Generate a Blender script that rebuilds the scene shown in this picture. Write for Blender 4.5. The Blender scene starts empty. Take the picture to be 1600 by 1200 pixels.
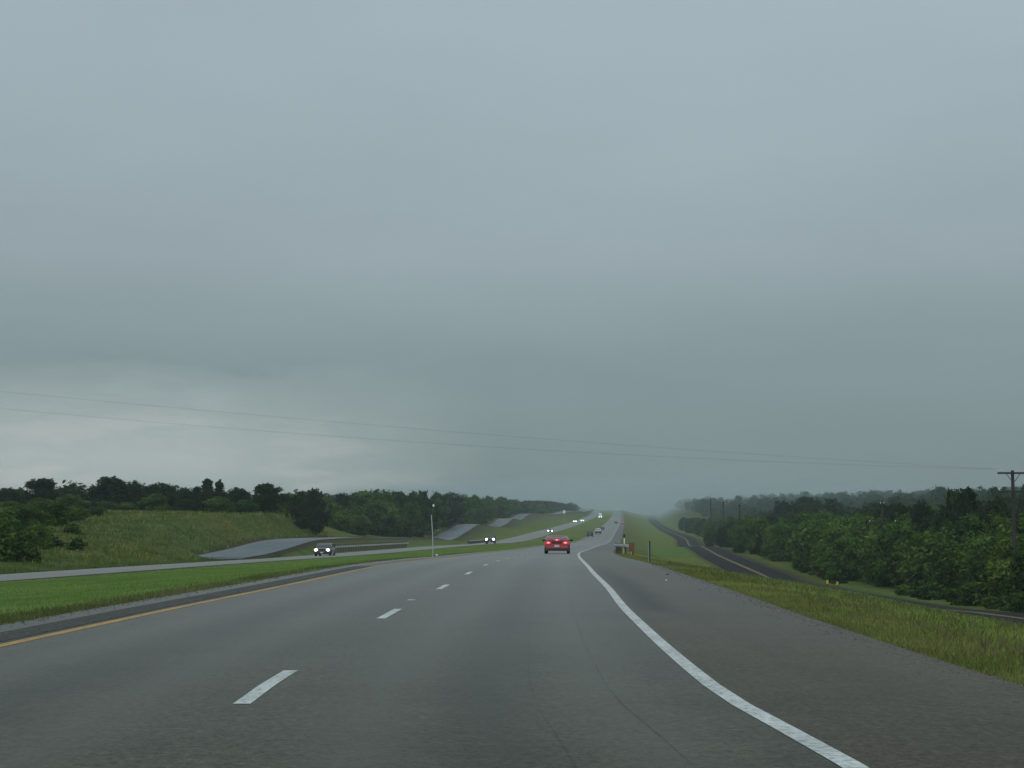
import bpy, bmesh, math, random
import numpy as np
from mathutils import Vector, Matrix

random.seed(11)
rng = np.random.default_rng(7)
SC = bpy.context.scene
COL = SC.collection
R = math.radians

# ------------------------------------------------------------------ camera
F = 2700.0                      # focal length in pixels of the 1600 px wide photograph
HORIZON = 812.0
TH = math.atan((HORIZON - 600) / F)
cam_d = bpy.data.cameras.new('camera')
cam_d.sensor_width = 36
cam_d.lens = F / 1600 * 36
cam_d.clip_start = 0.1
cam_d.clip_end = 30000
cam = bpy.data.objects.new('camera', cam_d)
COL.objects.link(cam)
cam.location = (0, 0, 0)
cam.rotation_euler = (math.pi / 2 + TH, 0, 0)
SC.camera = cam


def at(px, row, d):
    """a world point at distance d ahead that projects on pixel (px, row) of the photograph"""
    u, v = px - 800.0, row - 600.0
    y = F * math.cos(TH) + v * math.sin(TH)
    z = F * math.sin(TH) - v * math.cos(TH)
    return Vector((u / y * d, d, z / y * d))


def zrow(row, d):
    return at(800, row, d).z


# ------------------------------------------------------------------ interpolation
def pchip(tab):
    x = np.array([t[0] for t in tab], float)
    y = np.array([t[1] for t in tab], float)
    h = np.diff(x)
    s = np.diff(y) / h
    m = np.zeros_like(y)
    m[0], m[-1] = s[0], s[-1]
    for i in range(1, len(x) - 1):
        if s[i - 1] * s[i] <= 0:
            m[i] = 0
        else:
            w1, w2 = 2 * h[i] + h[i - 1], h[i] + 2 * h[i - 1]
            m[i] = (w1 + w2) / (w1 / s[i - 1] + w2 / s[i])

    def f(q):
        q = np.clip(np.asarray(q, float), x[0], x[-1])
        i = np.clip(np.searchsorted(x, q, side='right') - 1, 0, len(x) - 2)
        t = (q - x[i]) / h[i]
        return ((1 + 2 * t) * (1 - t) ** 2 * y[i] + t * (1 - t) ** 2 * h[i] * m[i]
                + t * t * (3 - 2 * t) * y[i + 1] + t * t * (t - 1) * h[i] * m[i + 1])
    return f


def lerp_tab(tab):
    x = [t[0] for t in tab]
    y = [t[1] for t in tab]
    return lambda q: np.interp(q, x, y)


# value noise (numpy)
_perm = rng.random((256, 256))


def vnoise(x, y):
    xi, yi = np.floor(x).astype(int), np.floor(y).astype(int)
    fx, fy = x - xi, y - yi
    fx, fy = fx * fx * (3 - 2 * fx), fy * fy * (3 - 2 * fy)
    a = _perm[xi % 256, yi % 256]
    b = _perm[(xi + 1) % 256, yi % 256]
    c = _perm[xi % 256, (yi + 1) % 256]
    e = _perm[(xi + 1) % 256, (yi + 1) % 256]
    return (a * (1 - fx) + b * fx) * (1 - fy) + (c * (1 - fx) + e * fx) * fy - 0.5


# ------------------------------------------------------------------ long profiles (d = metres ahead of the camera)
near = [(9.44, 1199, 1335), (14.2, 1074, 1116), (26.4, 959.5, 985), (38.4, 917.8, 950), (49.8, 897, 929), (59, 886, 919.5)]
far = [(80, 874.5, 908.5), (107, 868.7, 904.5), (130, 864.8, 904.5), (160, 861.5, 911), (190, 858.5, 920), (240, 853.2, 934),
       (310, 850.5, 944), (397, 847.8, 950), (480, 843.5, 954.5), (560, 837.6, 958), (640, 832, 961), (800, 825, 965), (1050, 817.3, 968), (1700, 806, 969.5),
       (2300, 797, 968)]
wx = pchip([(-100, 4.6), (-30, 2.7), (0, 2.1)] + [(d, at(x, r, d).x) for d, r, x in near + far] + [(3000, 188), (6000, 380)])
wz = pchip([(-100, -0.79), (0, -1.305)] + [(d, zrow(r, d)) for d, r, x in near + far] + [(2700, 13.2), (3300, 11), (6000, 8)])
med = lerp_tab([(-100, 22), (83, 19.5), (140, 18), (195, 16.2), (300, 14), (6000, 14)])
oczt = pchip([(-100, -2.0), (0, -2.2), (83, -2.95), (140, -3.45), (195, -3.9), (300, float(wz(300)) - .15), (400, float(wz(400)) - .1)])


def our_l(d): return wx(d) - 8.6
def our_r(d): return wx(d) + 2.8
def oc_i(d): return our_l(d) - med(d)
def oc_o(d): return oc_i(d) - 9.7
def oc_z(d): return np.where(np.asarray(d) < 400, oczt(d), wz(d) - .1)


FLX = pchip([(175, -30.2), (240, -30.0), (330, -29.0), (400, -24), (430, -20.2), (520, -17.3), (620, -15.0), (690, -10.5), (750, -6.0),
             (850, -2.5), (950, 2), (1050, 8), (1250, 30), (1400, 44), (1700, 68), (2300, 105), (6000, 320)])
FLZ = pchip([(175, -3.95), (200, -3.55), (240, -2.75), (290, -3.0), (330, -3.45), (400, -4.2), (420, -4.5), (445, -5.25), (520, -3.75), (570, -2.6),
             (620, -1.6), (690, -3.4), (750, -1.9), (850, .6), (930, -.1), (1050, 3.5), (1250, 4.2), (1400, 6.7), (1700, 8), (2300, 14), (6000, 9)])
FL0 = 176.0


def fl_c(d):
    d = np.asarray(d, float)
    return np.where(d < FL0, oc_o(d) - 1.0, np.minimum(FLX(d), oc_o(d) - 3.6))


def fl_h(d):
    return np.where(np.asarray(d) < FL0, .3, 3.4)


def fl_z(d):
    return np.where(np.asarray(d) < FL0, oc_z(d) - .35, FLZ(d))


FRX = pchip([(-100, 36), (0, 34.5), (120, 34), (220, 34), (252, 36), (337, 41), (458, 50), (510, 53.5), (560, 57.5), (700, 70), (1050, 94.5),
             (1400, 119), (2000, 161), (3000, 240), (6000, 450)])
FRZ = pchip([(-100, -5), (60, -5.9), (126, -6.8), (150, -7.5), (220, -7.96), (337, -7.4), (458, -7.1), (510, -8.3), (560, -8.5), (700, -7.8),
             (1050, -6.9), (1400, -5.2), (2000, .7), (2400, 6), (3000, 9), (6000, 8)])
FRH = 3.6
bankz = pchip([(-100, -2.6), (120, -2.9), (150, -2.5), (180, -1.5), (220, .2), (250, .9), (320, .7), (360, -1.6), (420, -3.8), (520, -3.0), (620, -.4),
               (700, -1.0), (850, 1.4), (1050, 3.2), (1400, 5.6), (2000, 9), (6000, 8)])
fieldz = pchip([(-100, -1.8), (100, -1.2), (150, 0), (200, .9), (250, 1.25), (330, 1.2), (420, -.6), (600, 1.6), (1000, 4.0), (1400, 6.4), (2000, 10), (6000, 9)])
crest_drop = lerp_tab([(-100, 1.0), (30, 1.08), (45, 1.18), (100, 1.74), (150, 1.90), (250, 2.4), (350, 2.8), (6000, 3)])
crest_off = lerp_tab([(-100, 8), (45, 8.3), (100, 11), (6000, 11.5)])
r40 = lerp_tab([(-100, 1), (900, 1.5), (1300, 8), (1600, 14), (2300, 15), (6000, 15)])
r150 = lerp_tab([(-100, 6), (200, 8), (450, 15), (1300, 15.5), (1700, 20), (6000, 20)])

# ------------------------------------------------------------------ ground grid
ds = [-100.0]
while ds[-1] < 6000:
    d = ds[-1]
    ds.append(d + (4 if d < 0 else max(1.6, min(60, .022 * d))))
D = np.array(ds)
D = np.sort(np.append(D, [FL0 - .01, FL0]))
WOOD, FIELD, BANK, SOIL, GRASS, EDGE = (.028, .046, .016), (.068, .092, .032), (.085, .122, .034), (.056, .052, .036), (.102, .156, .040), (.100, .118, .046)


def lines():
    z0 = wz(D)
    L = []
    fz, flz, flc, flh, frx, frz = fieldz(D), fl_z(D), fl_c(D), fl_h(D), FRX(D), FRZ(D)
    oi, oo, oz = oc_i(D), oc_o(D), oc_z(D)
    ol, orr = our_l(D), our_r(D)
    fl_l, fl_r = flc - flh, flc + flh
    frl, frr = frx - FRH, frx + FRH
    zr = z0 - .08
    # (x, z, noise amplitude, colour, subdivisions to the next)
    L.append((np.full_like(D, -6000), fz + 10, 2.0, WOOD, 4))
    L.append((fl_l - 850, fz + 5, 1.5, WOOD, 8))
    L.append((fl_l - 150, fz + 1, .8, WOOD, 10))
    L.append((fl_l - 38, fz, .6, FIELD, 12))
    L.append((fl_l - 7, bankz(D), .34, BANK, 6))
    L.append((fl_l - 2.2, np.where(D < FL0, flz + .2, flz + .3), .1, BANK, 1))
    L.append((fl_l - 1.3, flz + .14, .05, SOIL, 1))
    L.append((fl_l - .02, flz - .08, 0, SOIL, 2))
    L.append((fl_r + .02, flz - .08, 0, SOIL, 1))
    L.append((fl_r + .7, np.where(D < FL0, oz - .4, flz - .2), .0, SOIL, 4))
    L.append((np.maximum((fl_r + oo) / 2, fl_r + .71), (flz + oz - .3) / 2 + np.where(D > 600, .5, 0), .1, BANK, 4))
    L.append((np.maximum(oo - .02, fl_r + .72), oz - .38, 0, GRASS, 2))
    L.append((np.maximum(oi + .02, fl_r + .73), oz - .08, 0, GRASS, 6))
    L.append(((oi + ol) / 2, (oz + z0) / 2 - .3, .12, GRASS, 6))
    L.append((ol - .8, z0 - .1, .03, GRASS, 1))
    L.append((ol - .02, z0 - .08, 0, EDGE, 2))
    L.append((orr + .02, zr - .08, 0, EDGE, 2))
    L.append((orr + 1.2, zr - .14, .03, EDGE, 8))
    cx = np.minimum(orr + crest_off(D), (orr + frl) / 2)
    L.append((cx, zr - crest_drop(D), .12, GRASS, 7))
    L.append((frl - 1.6, frz - .12, .06, GRASS, 2))
    L.append((frl - .02, frz - .07, 0, SOIL, 2))
    L.append((frr + .02, frz - .07, 0, SOIL, 1))
    L.append((frr + .8, frz - .12, .02, SOIL, 3))
    L.append((frr + 4, frz - .35, .08, GRASS, 3))
    L.append((frr + 9, frz - .25, .2, BANK, 6))
    L.append((frr + 40, frz + r40(D), .6, WOOD, 10))
    L.append((frr + 150, frz + r150(D), 1.2, WOOD, 8))
    L.append((frr + 450, frz + r150(D) + 8, 1.6, WOOD, 8))
    L.append((np.full_like(D, 6000), frz + r150(D) + 9, 2, WOOD, 1))
    return L


LN = lines()
xs, zs, am, cs, road_cols = [], [], [], [], []
for i, (x, z, a, c, n) in enumerate(LN):
    if i == len(LN) - 1:
        xs.append(x); zs.append(z); am.append(a); cs.append(c)
        break
    x2, z2, a2, c2, _ = LN[i + 1]
    for k in range(n):
        t = k / n
        xs.append(x * (1 - t) + x2 * t)
        zs.append(z * (1 - t) + z2 * t)
        am.append(a * (1 - t) + a2 * t)
        cs.append([c[j] * (1 - t) + c2[j] * t for j in range(3)])
GX, GZ, AM, GC = np.array(xs).T, np.array(zs).T, np.array(am), np.array(cs)
GY = np.repeat(D[:, None], GX.shape[1], 1)
nz = vnoise(GX / 17, GY / 17) + .5 * vnoise(GX / 6 + 40, GY / 6 + 9) + .25 * vnoise(GX / 2.2 + 7, GY / 2.2 + 70)
GZ = GZ + nz * AM[None, :] * 1.6


def gz(x, d):
    """height of the ground at (x, d)"""
    i = int(np.clip(np.searchsorted(D, d) - 1, 0, len(D) - 2))
    t = (d - D[i]) / (D[i + 1] - D[i])
    return float(np.interp(x, GX[i], GZ[i]) * (1 - t) + np.interp(x, GX[i + 1], GZ[i + 1]) * t)


# ------------------------------------------------------------------ materials
def new_mat(name):
    m = bpy.data.materials.new(name)
    m.use_nodes = True
    nt = m.node_tree
    b = nt.nodes['Principled BSDF']
    return m, nt, b


def simple(name, col, rough=.6, metal=0.0, spec=.5, emit=None, strength=0, coat=0.0, var=.12):
    m, nt, b = new_mat(name)
    b.inputs['Roughness'].default_value = rough
    b.inputs['Metallic'].default_value = metal
    b.inputs['Specular IOR Level'].default_value = spec
    b.inputs['Coat Weight'].default_value = coat
    no = nt.nodes.new('ShaderNodeTexNoise')
    no.inputs['Scale'].default_value = 3.0
    no.inputs['Detail'].default_value = 5
    tc = nt.nodes.new('ShaderNodeTexCoord')
    nt.links.new(tc.outputs['Object'], no.inputs['Vector'])
    mx = nt.nodes.new('ShaderNodeMixRGB')
    mx.inputs[1].default_value = tuple(c * (1 - var) for c in col) + (1,)
    mx.inputs[2].default_value = tuple(min(1, c * (1 + var)) for c in col) + (1,)
    nt.links.new(no.outputs['Fac'], mx.inputs[0])
    nt.links.new(mx.outputs[0], b.inputs['Base Color'])
    if emit:
        b.inputs['Emission Color'].default_value = tuple(emit) + (1,)
        b.inputs['Emission Strength'].default_value = strength
    return m


def N(nt, typ, **kw):
    n = nt.nodes.new('ShaderNode' + typ)
    for k, v in kw.items():
        setattr(n, k, v)
    return n


def math_node(nt, op, a, b=None, c=None, clamp=False):
    n = N(nt, 'Math', operation=op)
    n.use_clamp = clamp
    for i, v in enumerate((a, b, c)):
        if v is None:
            continue
        if isinstance(v, (int, float)):
            n.inputs[i].default_value = v
        else:
            nt.links.new(v, n.inputs[i])
    return n.outputs[0]


def mixc(nt, fac, a, b, mode='MIX'):
    n = N(nt, 'MixRGB', blend_type=mode)
    for i, v in enumerate((fac, a, b)):
        if isinstance(v, (int, float)):
            n.inputs[i].default_value = v
        elif isinstance(v, (tuple, list)):
            n.inputs[i].default_value = tuple(v) + (1,) if len(v) == 3 else tuple(v)
        else:
            nt.links.new(v, n.inputs[i])
    return n.outputs[0]


def noise(nt, vec, scale, detail=4, rough=.6):
    n = N(nt, 'TexNoise')
    n.inputs['Scale'].default_value = scale
    n.inputs['Detail'].default_value = detail
    n.inputs['Roughness'].default_value = rough
    nt.links.new(vec, n.inputs['Vector'])
    return n.outputs['Fac']


def ramp(nt, fac, stops):
    n = N(nt, 'ValToRGB')
    el = n.color_ramp.elements
    while len(el) < len(stops):
        el.new(.5)
    for e, (p, c) in zip(el, stops):
        e.position = p
        e.color = (c, c, c, 1) if isinstance(c, (int, float)) else tuple(c) + (1,)
    nt.links.new(fac, n.inputs[0])
    return n.outputs[0]


def ground_material():
    m, nt, b = new_mat('grassy_ground')
    tc = N(nt, 'TexCoord').outputs['Object']
    va = N(nt, 'VertexColor', layer_name='zone').outputs['Color']
    n1 = noise(nt, tc, .035, 5)
    n2 = noise(nt, tc, .35, 6, .65)
    n3 = noise(nt, tc, 3.5, 6, .75)
    c = mixc(nt, ramp(nt, n1, [(.40, 0), (.60, .9)]), va, mixc(nt, 1.0, va, (1.38, 1.0, .85), 'MULTIPLY'))
    c = mixc(nt, ramp(nt, n2, [(.44, 0), (.64, .85)]), c, mixc(nt, 1.0, c, (.52, .70, .52), 'MULTIPLY'))
    c = mixc(nt, ramp(nt, n3, [(.35, 0), (.7, 1)]), mixc(nt, 1.0, c, (.66, .68, .62), 'MULTIPLY'), mixc(nt, 1.0, c, (1.25, 1.22, 1.15), 'MULTIPLY'))
    nt.links.new(c, b.inputs['Base Color'])
    b.inputs['Roughness'].default_value = 1
    b.inputs['Specular IOR Level'].default_value = .1
    bp = N(nt, 'Bump')
    bp.inputs['Strength'].default_value = .9
    bp.inputs['Distance'].default_value = .25
    nt.links.new(math_node(nt, 'ADD', n3, math_node(nt, 'MULTIPLY', n2, 1.6)), bp.inputs['Height'])
    nt.links.new(bp.outputs[0], b.inputs['Normal'])
    return m


def road_material(name, base, rough, kind, spec=.5):
    """uv: u = metres right of the reference line, v = metres along the road"""
    m, nt, b = new_mat(name)
    uv = N(nt, 'UVMap', uv_map='road').outputs['UV']
    sep = N(nt, 'SeparateXYZ')
    nt.links.new(uv, sep.inputs[0])
    u, v = sep.outputs[0], sep.outputs[1]
    fine = noise(nt, uv, 17, 5, .85)
    gravel = noise(nt, uv, 5.5, 7, .85)
    mid = noise(nt, uv, .9, 5, .65)
    # stretched along the road
    mp = N(nt, 'Mapping')
    mp.inputs['Scale'].default_value = (1.1, .035, 1)
    nt.links.new(uv, mp.inputs['Vector'])
    streak = noise(nt, mp.outputs[0], 1.3, 6, .6)
    big = noise(nt, mp.outputs[0], .6, 4, .6)
    g = ramp(nt, fine, [(.32, .30), (.68, 1.70)])
    g2 = ramp(nt, gravel, [(.30, .66), (.70, 1.34)])
    s = ramp(nt, streak, [(.3, .93), (.7, 1.07)])
    s2 = ramp(nt, mid, [(.3, .90), (.7, 1.08)])
    s3 = ramp(nt, big, [(.35, .94), (.65, 1.05)])
    c = mixc(nt, 1, base, g, 'MULTIPLY')
    for q in (g2, s, s2, s3):
        c = mixc(nt, 1, c, q, 'MULTIPLY')
    patch = ramp(nt, noise(nt, uv, .33, 7, .72), [(.36, .80), (.5, 1.0), (.64, 1.10)])
    pits = ramp(nt, noise(nt, uv, 55, 2, .5), [(.30, .45), (.42, 1.0)])
    c = mixc(nt, 1, mixc(nt, .6, c, mixc(nt, 1, c, patch, 'MULTIPLY')), pits, 'MULTIPLY')
    rgh = rough
    if kind == 'freeway':
        # wheel tracks polished and stained along each lane; pale sheen painted into the colour
        def band(centre, w, soft):
            q = math_node(nt, 'ABSOLUTE', math_node(nt, 'SUBTRACT', u, centre))
            return math_node(nt, 'SUBTRACT', 1.0, math_node(nt, 'SMOOTH_MIN', 1.0, math_node(nt, 'DIVIDE', q, w), soft), clamp=True)
        for ctr in (-.95, -2.7, -4.6, -6.35):
            t = math_node(nt, 'MULTIPLY', band(ctr, .6, .25), .45)
            c = mixc(nt, t, c, (.098, .101, .086))
        for ctr in (-1.83, -5.5):
            t = math_node(nt, 'MULTIPLY', band(ctr, .5, .25), .5)
            c = mixc(nt, t, c, (.044, .049, .043))
        # right shoulder: an older, slightly browner mat
        sh = ramp(nt, math_node(nt, 'SUBTRACT', u, -.1), [(.0, 0), (.25, .55)])
        c = mixc(nt, sh, c, mixc(nt, 1, c, (1.0, .84, .74), 'MULTIPLY'))
        # two sealed longitudinal cracks
        wob = math_node(nt, 'MULTIPLY', math_node(nt, 'SUBTRACT', noise(nt, mp.outputs[0], 9, 3), .5), .05)
        uw = math_node(nt, 'ADD', u, wob)
        for ctr, k in ((-.86, .42), (-1.5, .28), (-4.9, .15)):
            q = math_node(nt, 'ABSOLUTE', math_node(nt, 'SUBTRACT', uw, ctr))
            t = math_node(nt, 'MULTIPLY', math_node(nt, 'LESS_THAN', q, math_node(nt, 'MULTIPLY', noise(nt, uv, 1.7, 3, .7), .017)), math_node(nt, 'MULTIPLY', ramp(nt, noise(nt, mp.outputs[0], 14, 4, .7), [(.38, .15), (.55, 1.0)]), k))
            c = mixc(nt, t, c, (.010, .011, .010))
        # dark resurfaced wedge on the shoulder
        pu = math_node(nt, 'ADD', math_node(nt, 'SUBTRACT', u, .52), math_node(nt, 'MULTIPLY', math_node(nt, 'SUBTRACT', mid, .5), .5))
        pa = math_node(nt, 'SUBTRACT', .48, math_node(nt, 'ABSOLUTE', pu), clamp=True)
        pv = math_node(nt, 'MULTIPLY', math_node(nt, 'SUBTRACT', v, 26.5), .5, clamp=True)
        pv2 = math_node(nt, 'MULTIPLY', math_node(nt, 'SUBTRACT', 62.0, v), .06, clamp=True)
        t = math_node(nt, 'MULTIPLY', math_node(nt, 'MULTIPLY', math_node(nt, 'MULTIPLY', pa, 2.4, clamp=True), pv), math_node(nt, 'MULTIPLY', pv2, .80))
        c = mixc(nt, t, c, (.022, .024, .023))
        # far part of the shoulder is a newer dark mat
        t = math_node(nt, 'MULTIPLY', math_node(nt, 'GREATER_THAN', u, .25), math_node(nt, 'MULTIPLY', math_node(nt, 'SUBTRACT', v, 150.0), .008, clamp=True))
        c = mixc(nt, math_node(nt, 'MULTIPLY', t, .85), c, mixc(nt, 1, (.034, .037, .038), s, 'MULTIPLY'))
    nt.links.new(c, b.inputs['Base Color'])
    wet = ramp(nt, streak, [(.3, max(.08, rgh - .03)), (.7, min(1, rgh + .04))])
    bp = N(nt, 'Bump')
    bp.inputs['Strength'].default_value = .35
    bp.inputs['Distance'].default_value = .012
    nt.links.new(math_node(nt, 'ADD', fine, gravel), bp.inputs['Height'])
    nt.links.new(bp.outputs[0], b.inputs['Normal'])
    lw = N(nt, 'LayerWeight')
    lw.inputs['Blend'].default_value = .5
    film = math_node(nt, 'MULTIPLY', math_node(nt, 'POWER', lw.outputs['Facing'], 12.0), spec)
    if kind == 'freeway':
        film = math_node(nt, 'MULTIPLY', film, math_node(nt, 'SUBTRACT', 1.0, math_node(nt, 'MULTIPLY', sh, .55)))
    film = math_node(nt, 'MULTIPLY', film, ramp(nt, streak, [(.3, 1.0), (.7, .90 if kind == 'freeway' else .62)]))
    gl, mx = N(nt, 'BsdfGlossy'), N(nt, 'MixShader')
    nt.links.new(wet, gl.inputs['Roughness'])
    b.inputs['Roughness'].default_value = .95
    b.inputs['Specular IOR Level'].default_value = .0
    nt.links.new(film, mx.inputs[0])
    nt.links.new(b.outputs[0], mx.inputs[1])
    nt.links.new(gl.outputs[0], mx.inputs[2])
    nt.links.new(mx.outputs[0], nt.nodes['Material Output'].inputs['Surface'])
    return m


def paint_material(name, col):
    m, nt, b = new_mat(name)
    uv = N(nt, 'UVMap', uv_map='road').outputs['UV']
    w = ramp(nt, noise(nt, uv, 14, 6, .75), [(.36, .30), (.52, 1.08)])
    w2 = ramp(nt, noise(nt, uv, .8, 4, .6), [(.3, .72), (.7, 1.10)])
    c = mixc(nt, 1, mixc(nt, 1, col, w, 'MULTIPLY'), w2, 'MULTIPLY')
    nt.links.new(c, b.inputs['Base Color'])
    b.inputs['Roughness'].default_value = .6
    return m


def leaf_material(name, a, b_, transl=.25):
    m, nt, b = new_mat(name)
    at_ = N(nt, 'Attribute', attribute_name='tint').outputs['Fac']
    oi = N(nt, 'ObjectInfo').outputs['Random']
    c = mixc(nt, at_, a, b_)
    c = mixc(nt, 1, c, ramp(nt, oi, [(0, (.72, .80, .80)), (.5, (1, 1, 1)), (1, (1.25, 1.12, .85))]), 'MULTIPLY')
    out = nt.nodes['Material Output']
    df, tr, mx = N(nt, 'BsdfDiffuse'), N(nt, 'BsdfTranslucent'), N(nt, 'MixShader')
    nt.links.new(c, df.inputs[0])
    nt.links.new(mixc(nt, 1, c, (1.1, 1.25, .7), 'MULTIPLY'), tr.inputs[0])
    mx.inputs[0].default_value = transl
    nt.links.new(df.outputs[0], mx.inputs[1])
    nt.links.new(tr.outputs[0], mx.inputs[2])
    nt.links.new(mx.outputs[0], out.inputs['Surface'])
    nt.nodes.remove(b)
    return m


M = dict(
    ground=ground_material(),
    freeway=road_material('worn_grey_pavement', (.067, .068, .053), .40, 'freeway', .40),
    oncoming=road_material('pale_pavement', (.135, .135, .122), .42, 'plain', .32),
    frontage=road_material('wet_dark_asphalt', (.020, .023, .026), .5, 'plain', .05),
    frontage_wet=road_material('glossy_wet_asphalt', (.048, .066, .078), .30, 'plain', .55),
    rumble=road_material('rumble_asphalt', (.058, .060, .055), .45, 'plain', .32),
    white=paint_material('white_road_paint', (.46, .49, .475)),
    yellow=paint_material('yellow_road_paint', (.36, .21, .035)),
    leaf_mid=leaf_material('mesquite_leaves', (.014, .034, .009), (.092, .160, .036)),
    leaf_dark=leaf_material('oak_leaves', (.010, .023, .010), (.030, .054, .018), .12),
    leaf_light=leaf_material('willow_leaves', (.030, .064, .014), (.110, .175, .042)),
    leaf_far=leaf_material('distant_leaves', (.016, .036, .012), (.040, .070, .020), .15),
    blade_field=leaf_material('rough_field_grass', (.050, .096, .026), (.082, .120, .036), .2),
    blade_median=leaf_material('bright_median_grass', (.165, .265, .065), (.285, .370, .120), .25),  # brighter copy of the blade greens, used on the median
    blade=leaf_material('grass_blades', (.140, .215, .054), (.245, .310, .100), .25),
    blade_dry=leaf_material('dry_grass_blades', (.120, .138, .048), (.230, .215, .100), .2),
    bark=simple('bark', (.060, .048, .038), .95, var=.35),
    pole_wood=simple('dark_creosote_wood', (.032, .026, .022), .9, var=.35),
    galv=simple('galvanised_steel', (.42, .43, .43), .45, .25, var=.2),
    post_wood=simple('weathered_post', (.060, .052, .042), .9, var=.3),
    grey_post=simple('grey_marker_post', (.035, .040, .037), .7),
    pale_post=simple('pale_steel_post', (.42, .43, .42), .5, .3),
    tyre=simple('tyre_rubber', (.012, .012, .013), .85),
    rim=simple('alloy_rim', (.30, .30, .31), .35, .8),
    glass=simple('tinted_car_glass', (.018, .022, .025), .06, 0, .8, var=.05),
    glass_pale=simple('sky_lit_car_glass', (.05, .06, .065), .10, .35, .8, var=.05),
    black=simple('black_trim', (.012, .012, .013), .5),
    red=simple('red_car_paint', (.34, .014, .022), .28, 0, .5, coat=.7),
    taupe=simple('taupe_car_paint', (.115, .095, .080), .32, .35, .5, coat=.6),
    ink=simple('black_car_paint', (.014, .016, .019), .30, 0, .5, coat=.6),
    navy=simple('navy_car_paint', (.020, .028, .055), .32, 0, .5, coat=.6),
    teal=simple('dark_teal_car_paint', (.014, .026, .030), .34, 0, .5, coat=.5),
    white_paint=simple('white_vehicle_paint', (.82, .83, .83), .35, 0, .5, coat=.4),
    silver=simple('silver_car_paint', (.36, .37, .38), .32, .5, .5, coat=.5),
    plate=simple('licence_plate', (.45, .45, .42), .5),
    headlamp=simple('lit_headlamp', (.9, .9, .85), .2, emit=(1, .97, .88), strength=6),
    brakelamp=simple('lit_brake_lamp', (.6, .02, .02), .3, emit=(1, .03, .04), strength=.40),
    brakecore=simple('brake_lamp_bulb', (.7, .2, .2), .3, emit=(1, .22, .24), strength=1.6),
    taillens=simple('red_tail_lens', (.35, .012, .015), .25),
    orange=simple('orange_sheeting', (.22, .065, .020), .5),
    dark_sheet=simple('dark_sheeting', (.05, .05, .02), .5),
    white_sheet=simple('white_sheeting', (.70, .70, .66), .5),
    yellow_tube=simple('yellow_plastic', (.72, .40, .02), .5),
    ceramic=simple('porcelain_insulator', (.55, .56, .55), .3),
    wire=simple('aluminium_cable', (.10, .105, .11), .6, .3),
    grit=simple('gravel_stones', (.10, .095, .085), .9, var=.5),
    paper=simple('white_litter', (.75, .75, .73), .7),
)


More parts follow.
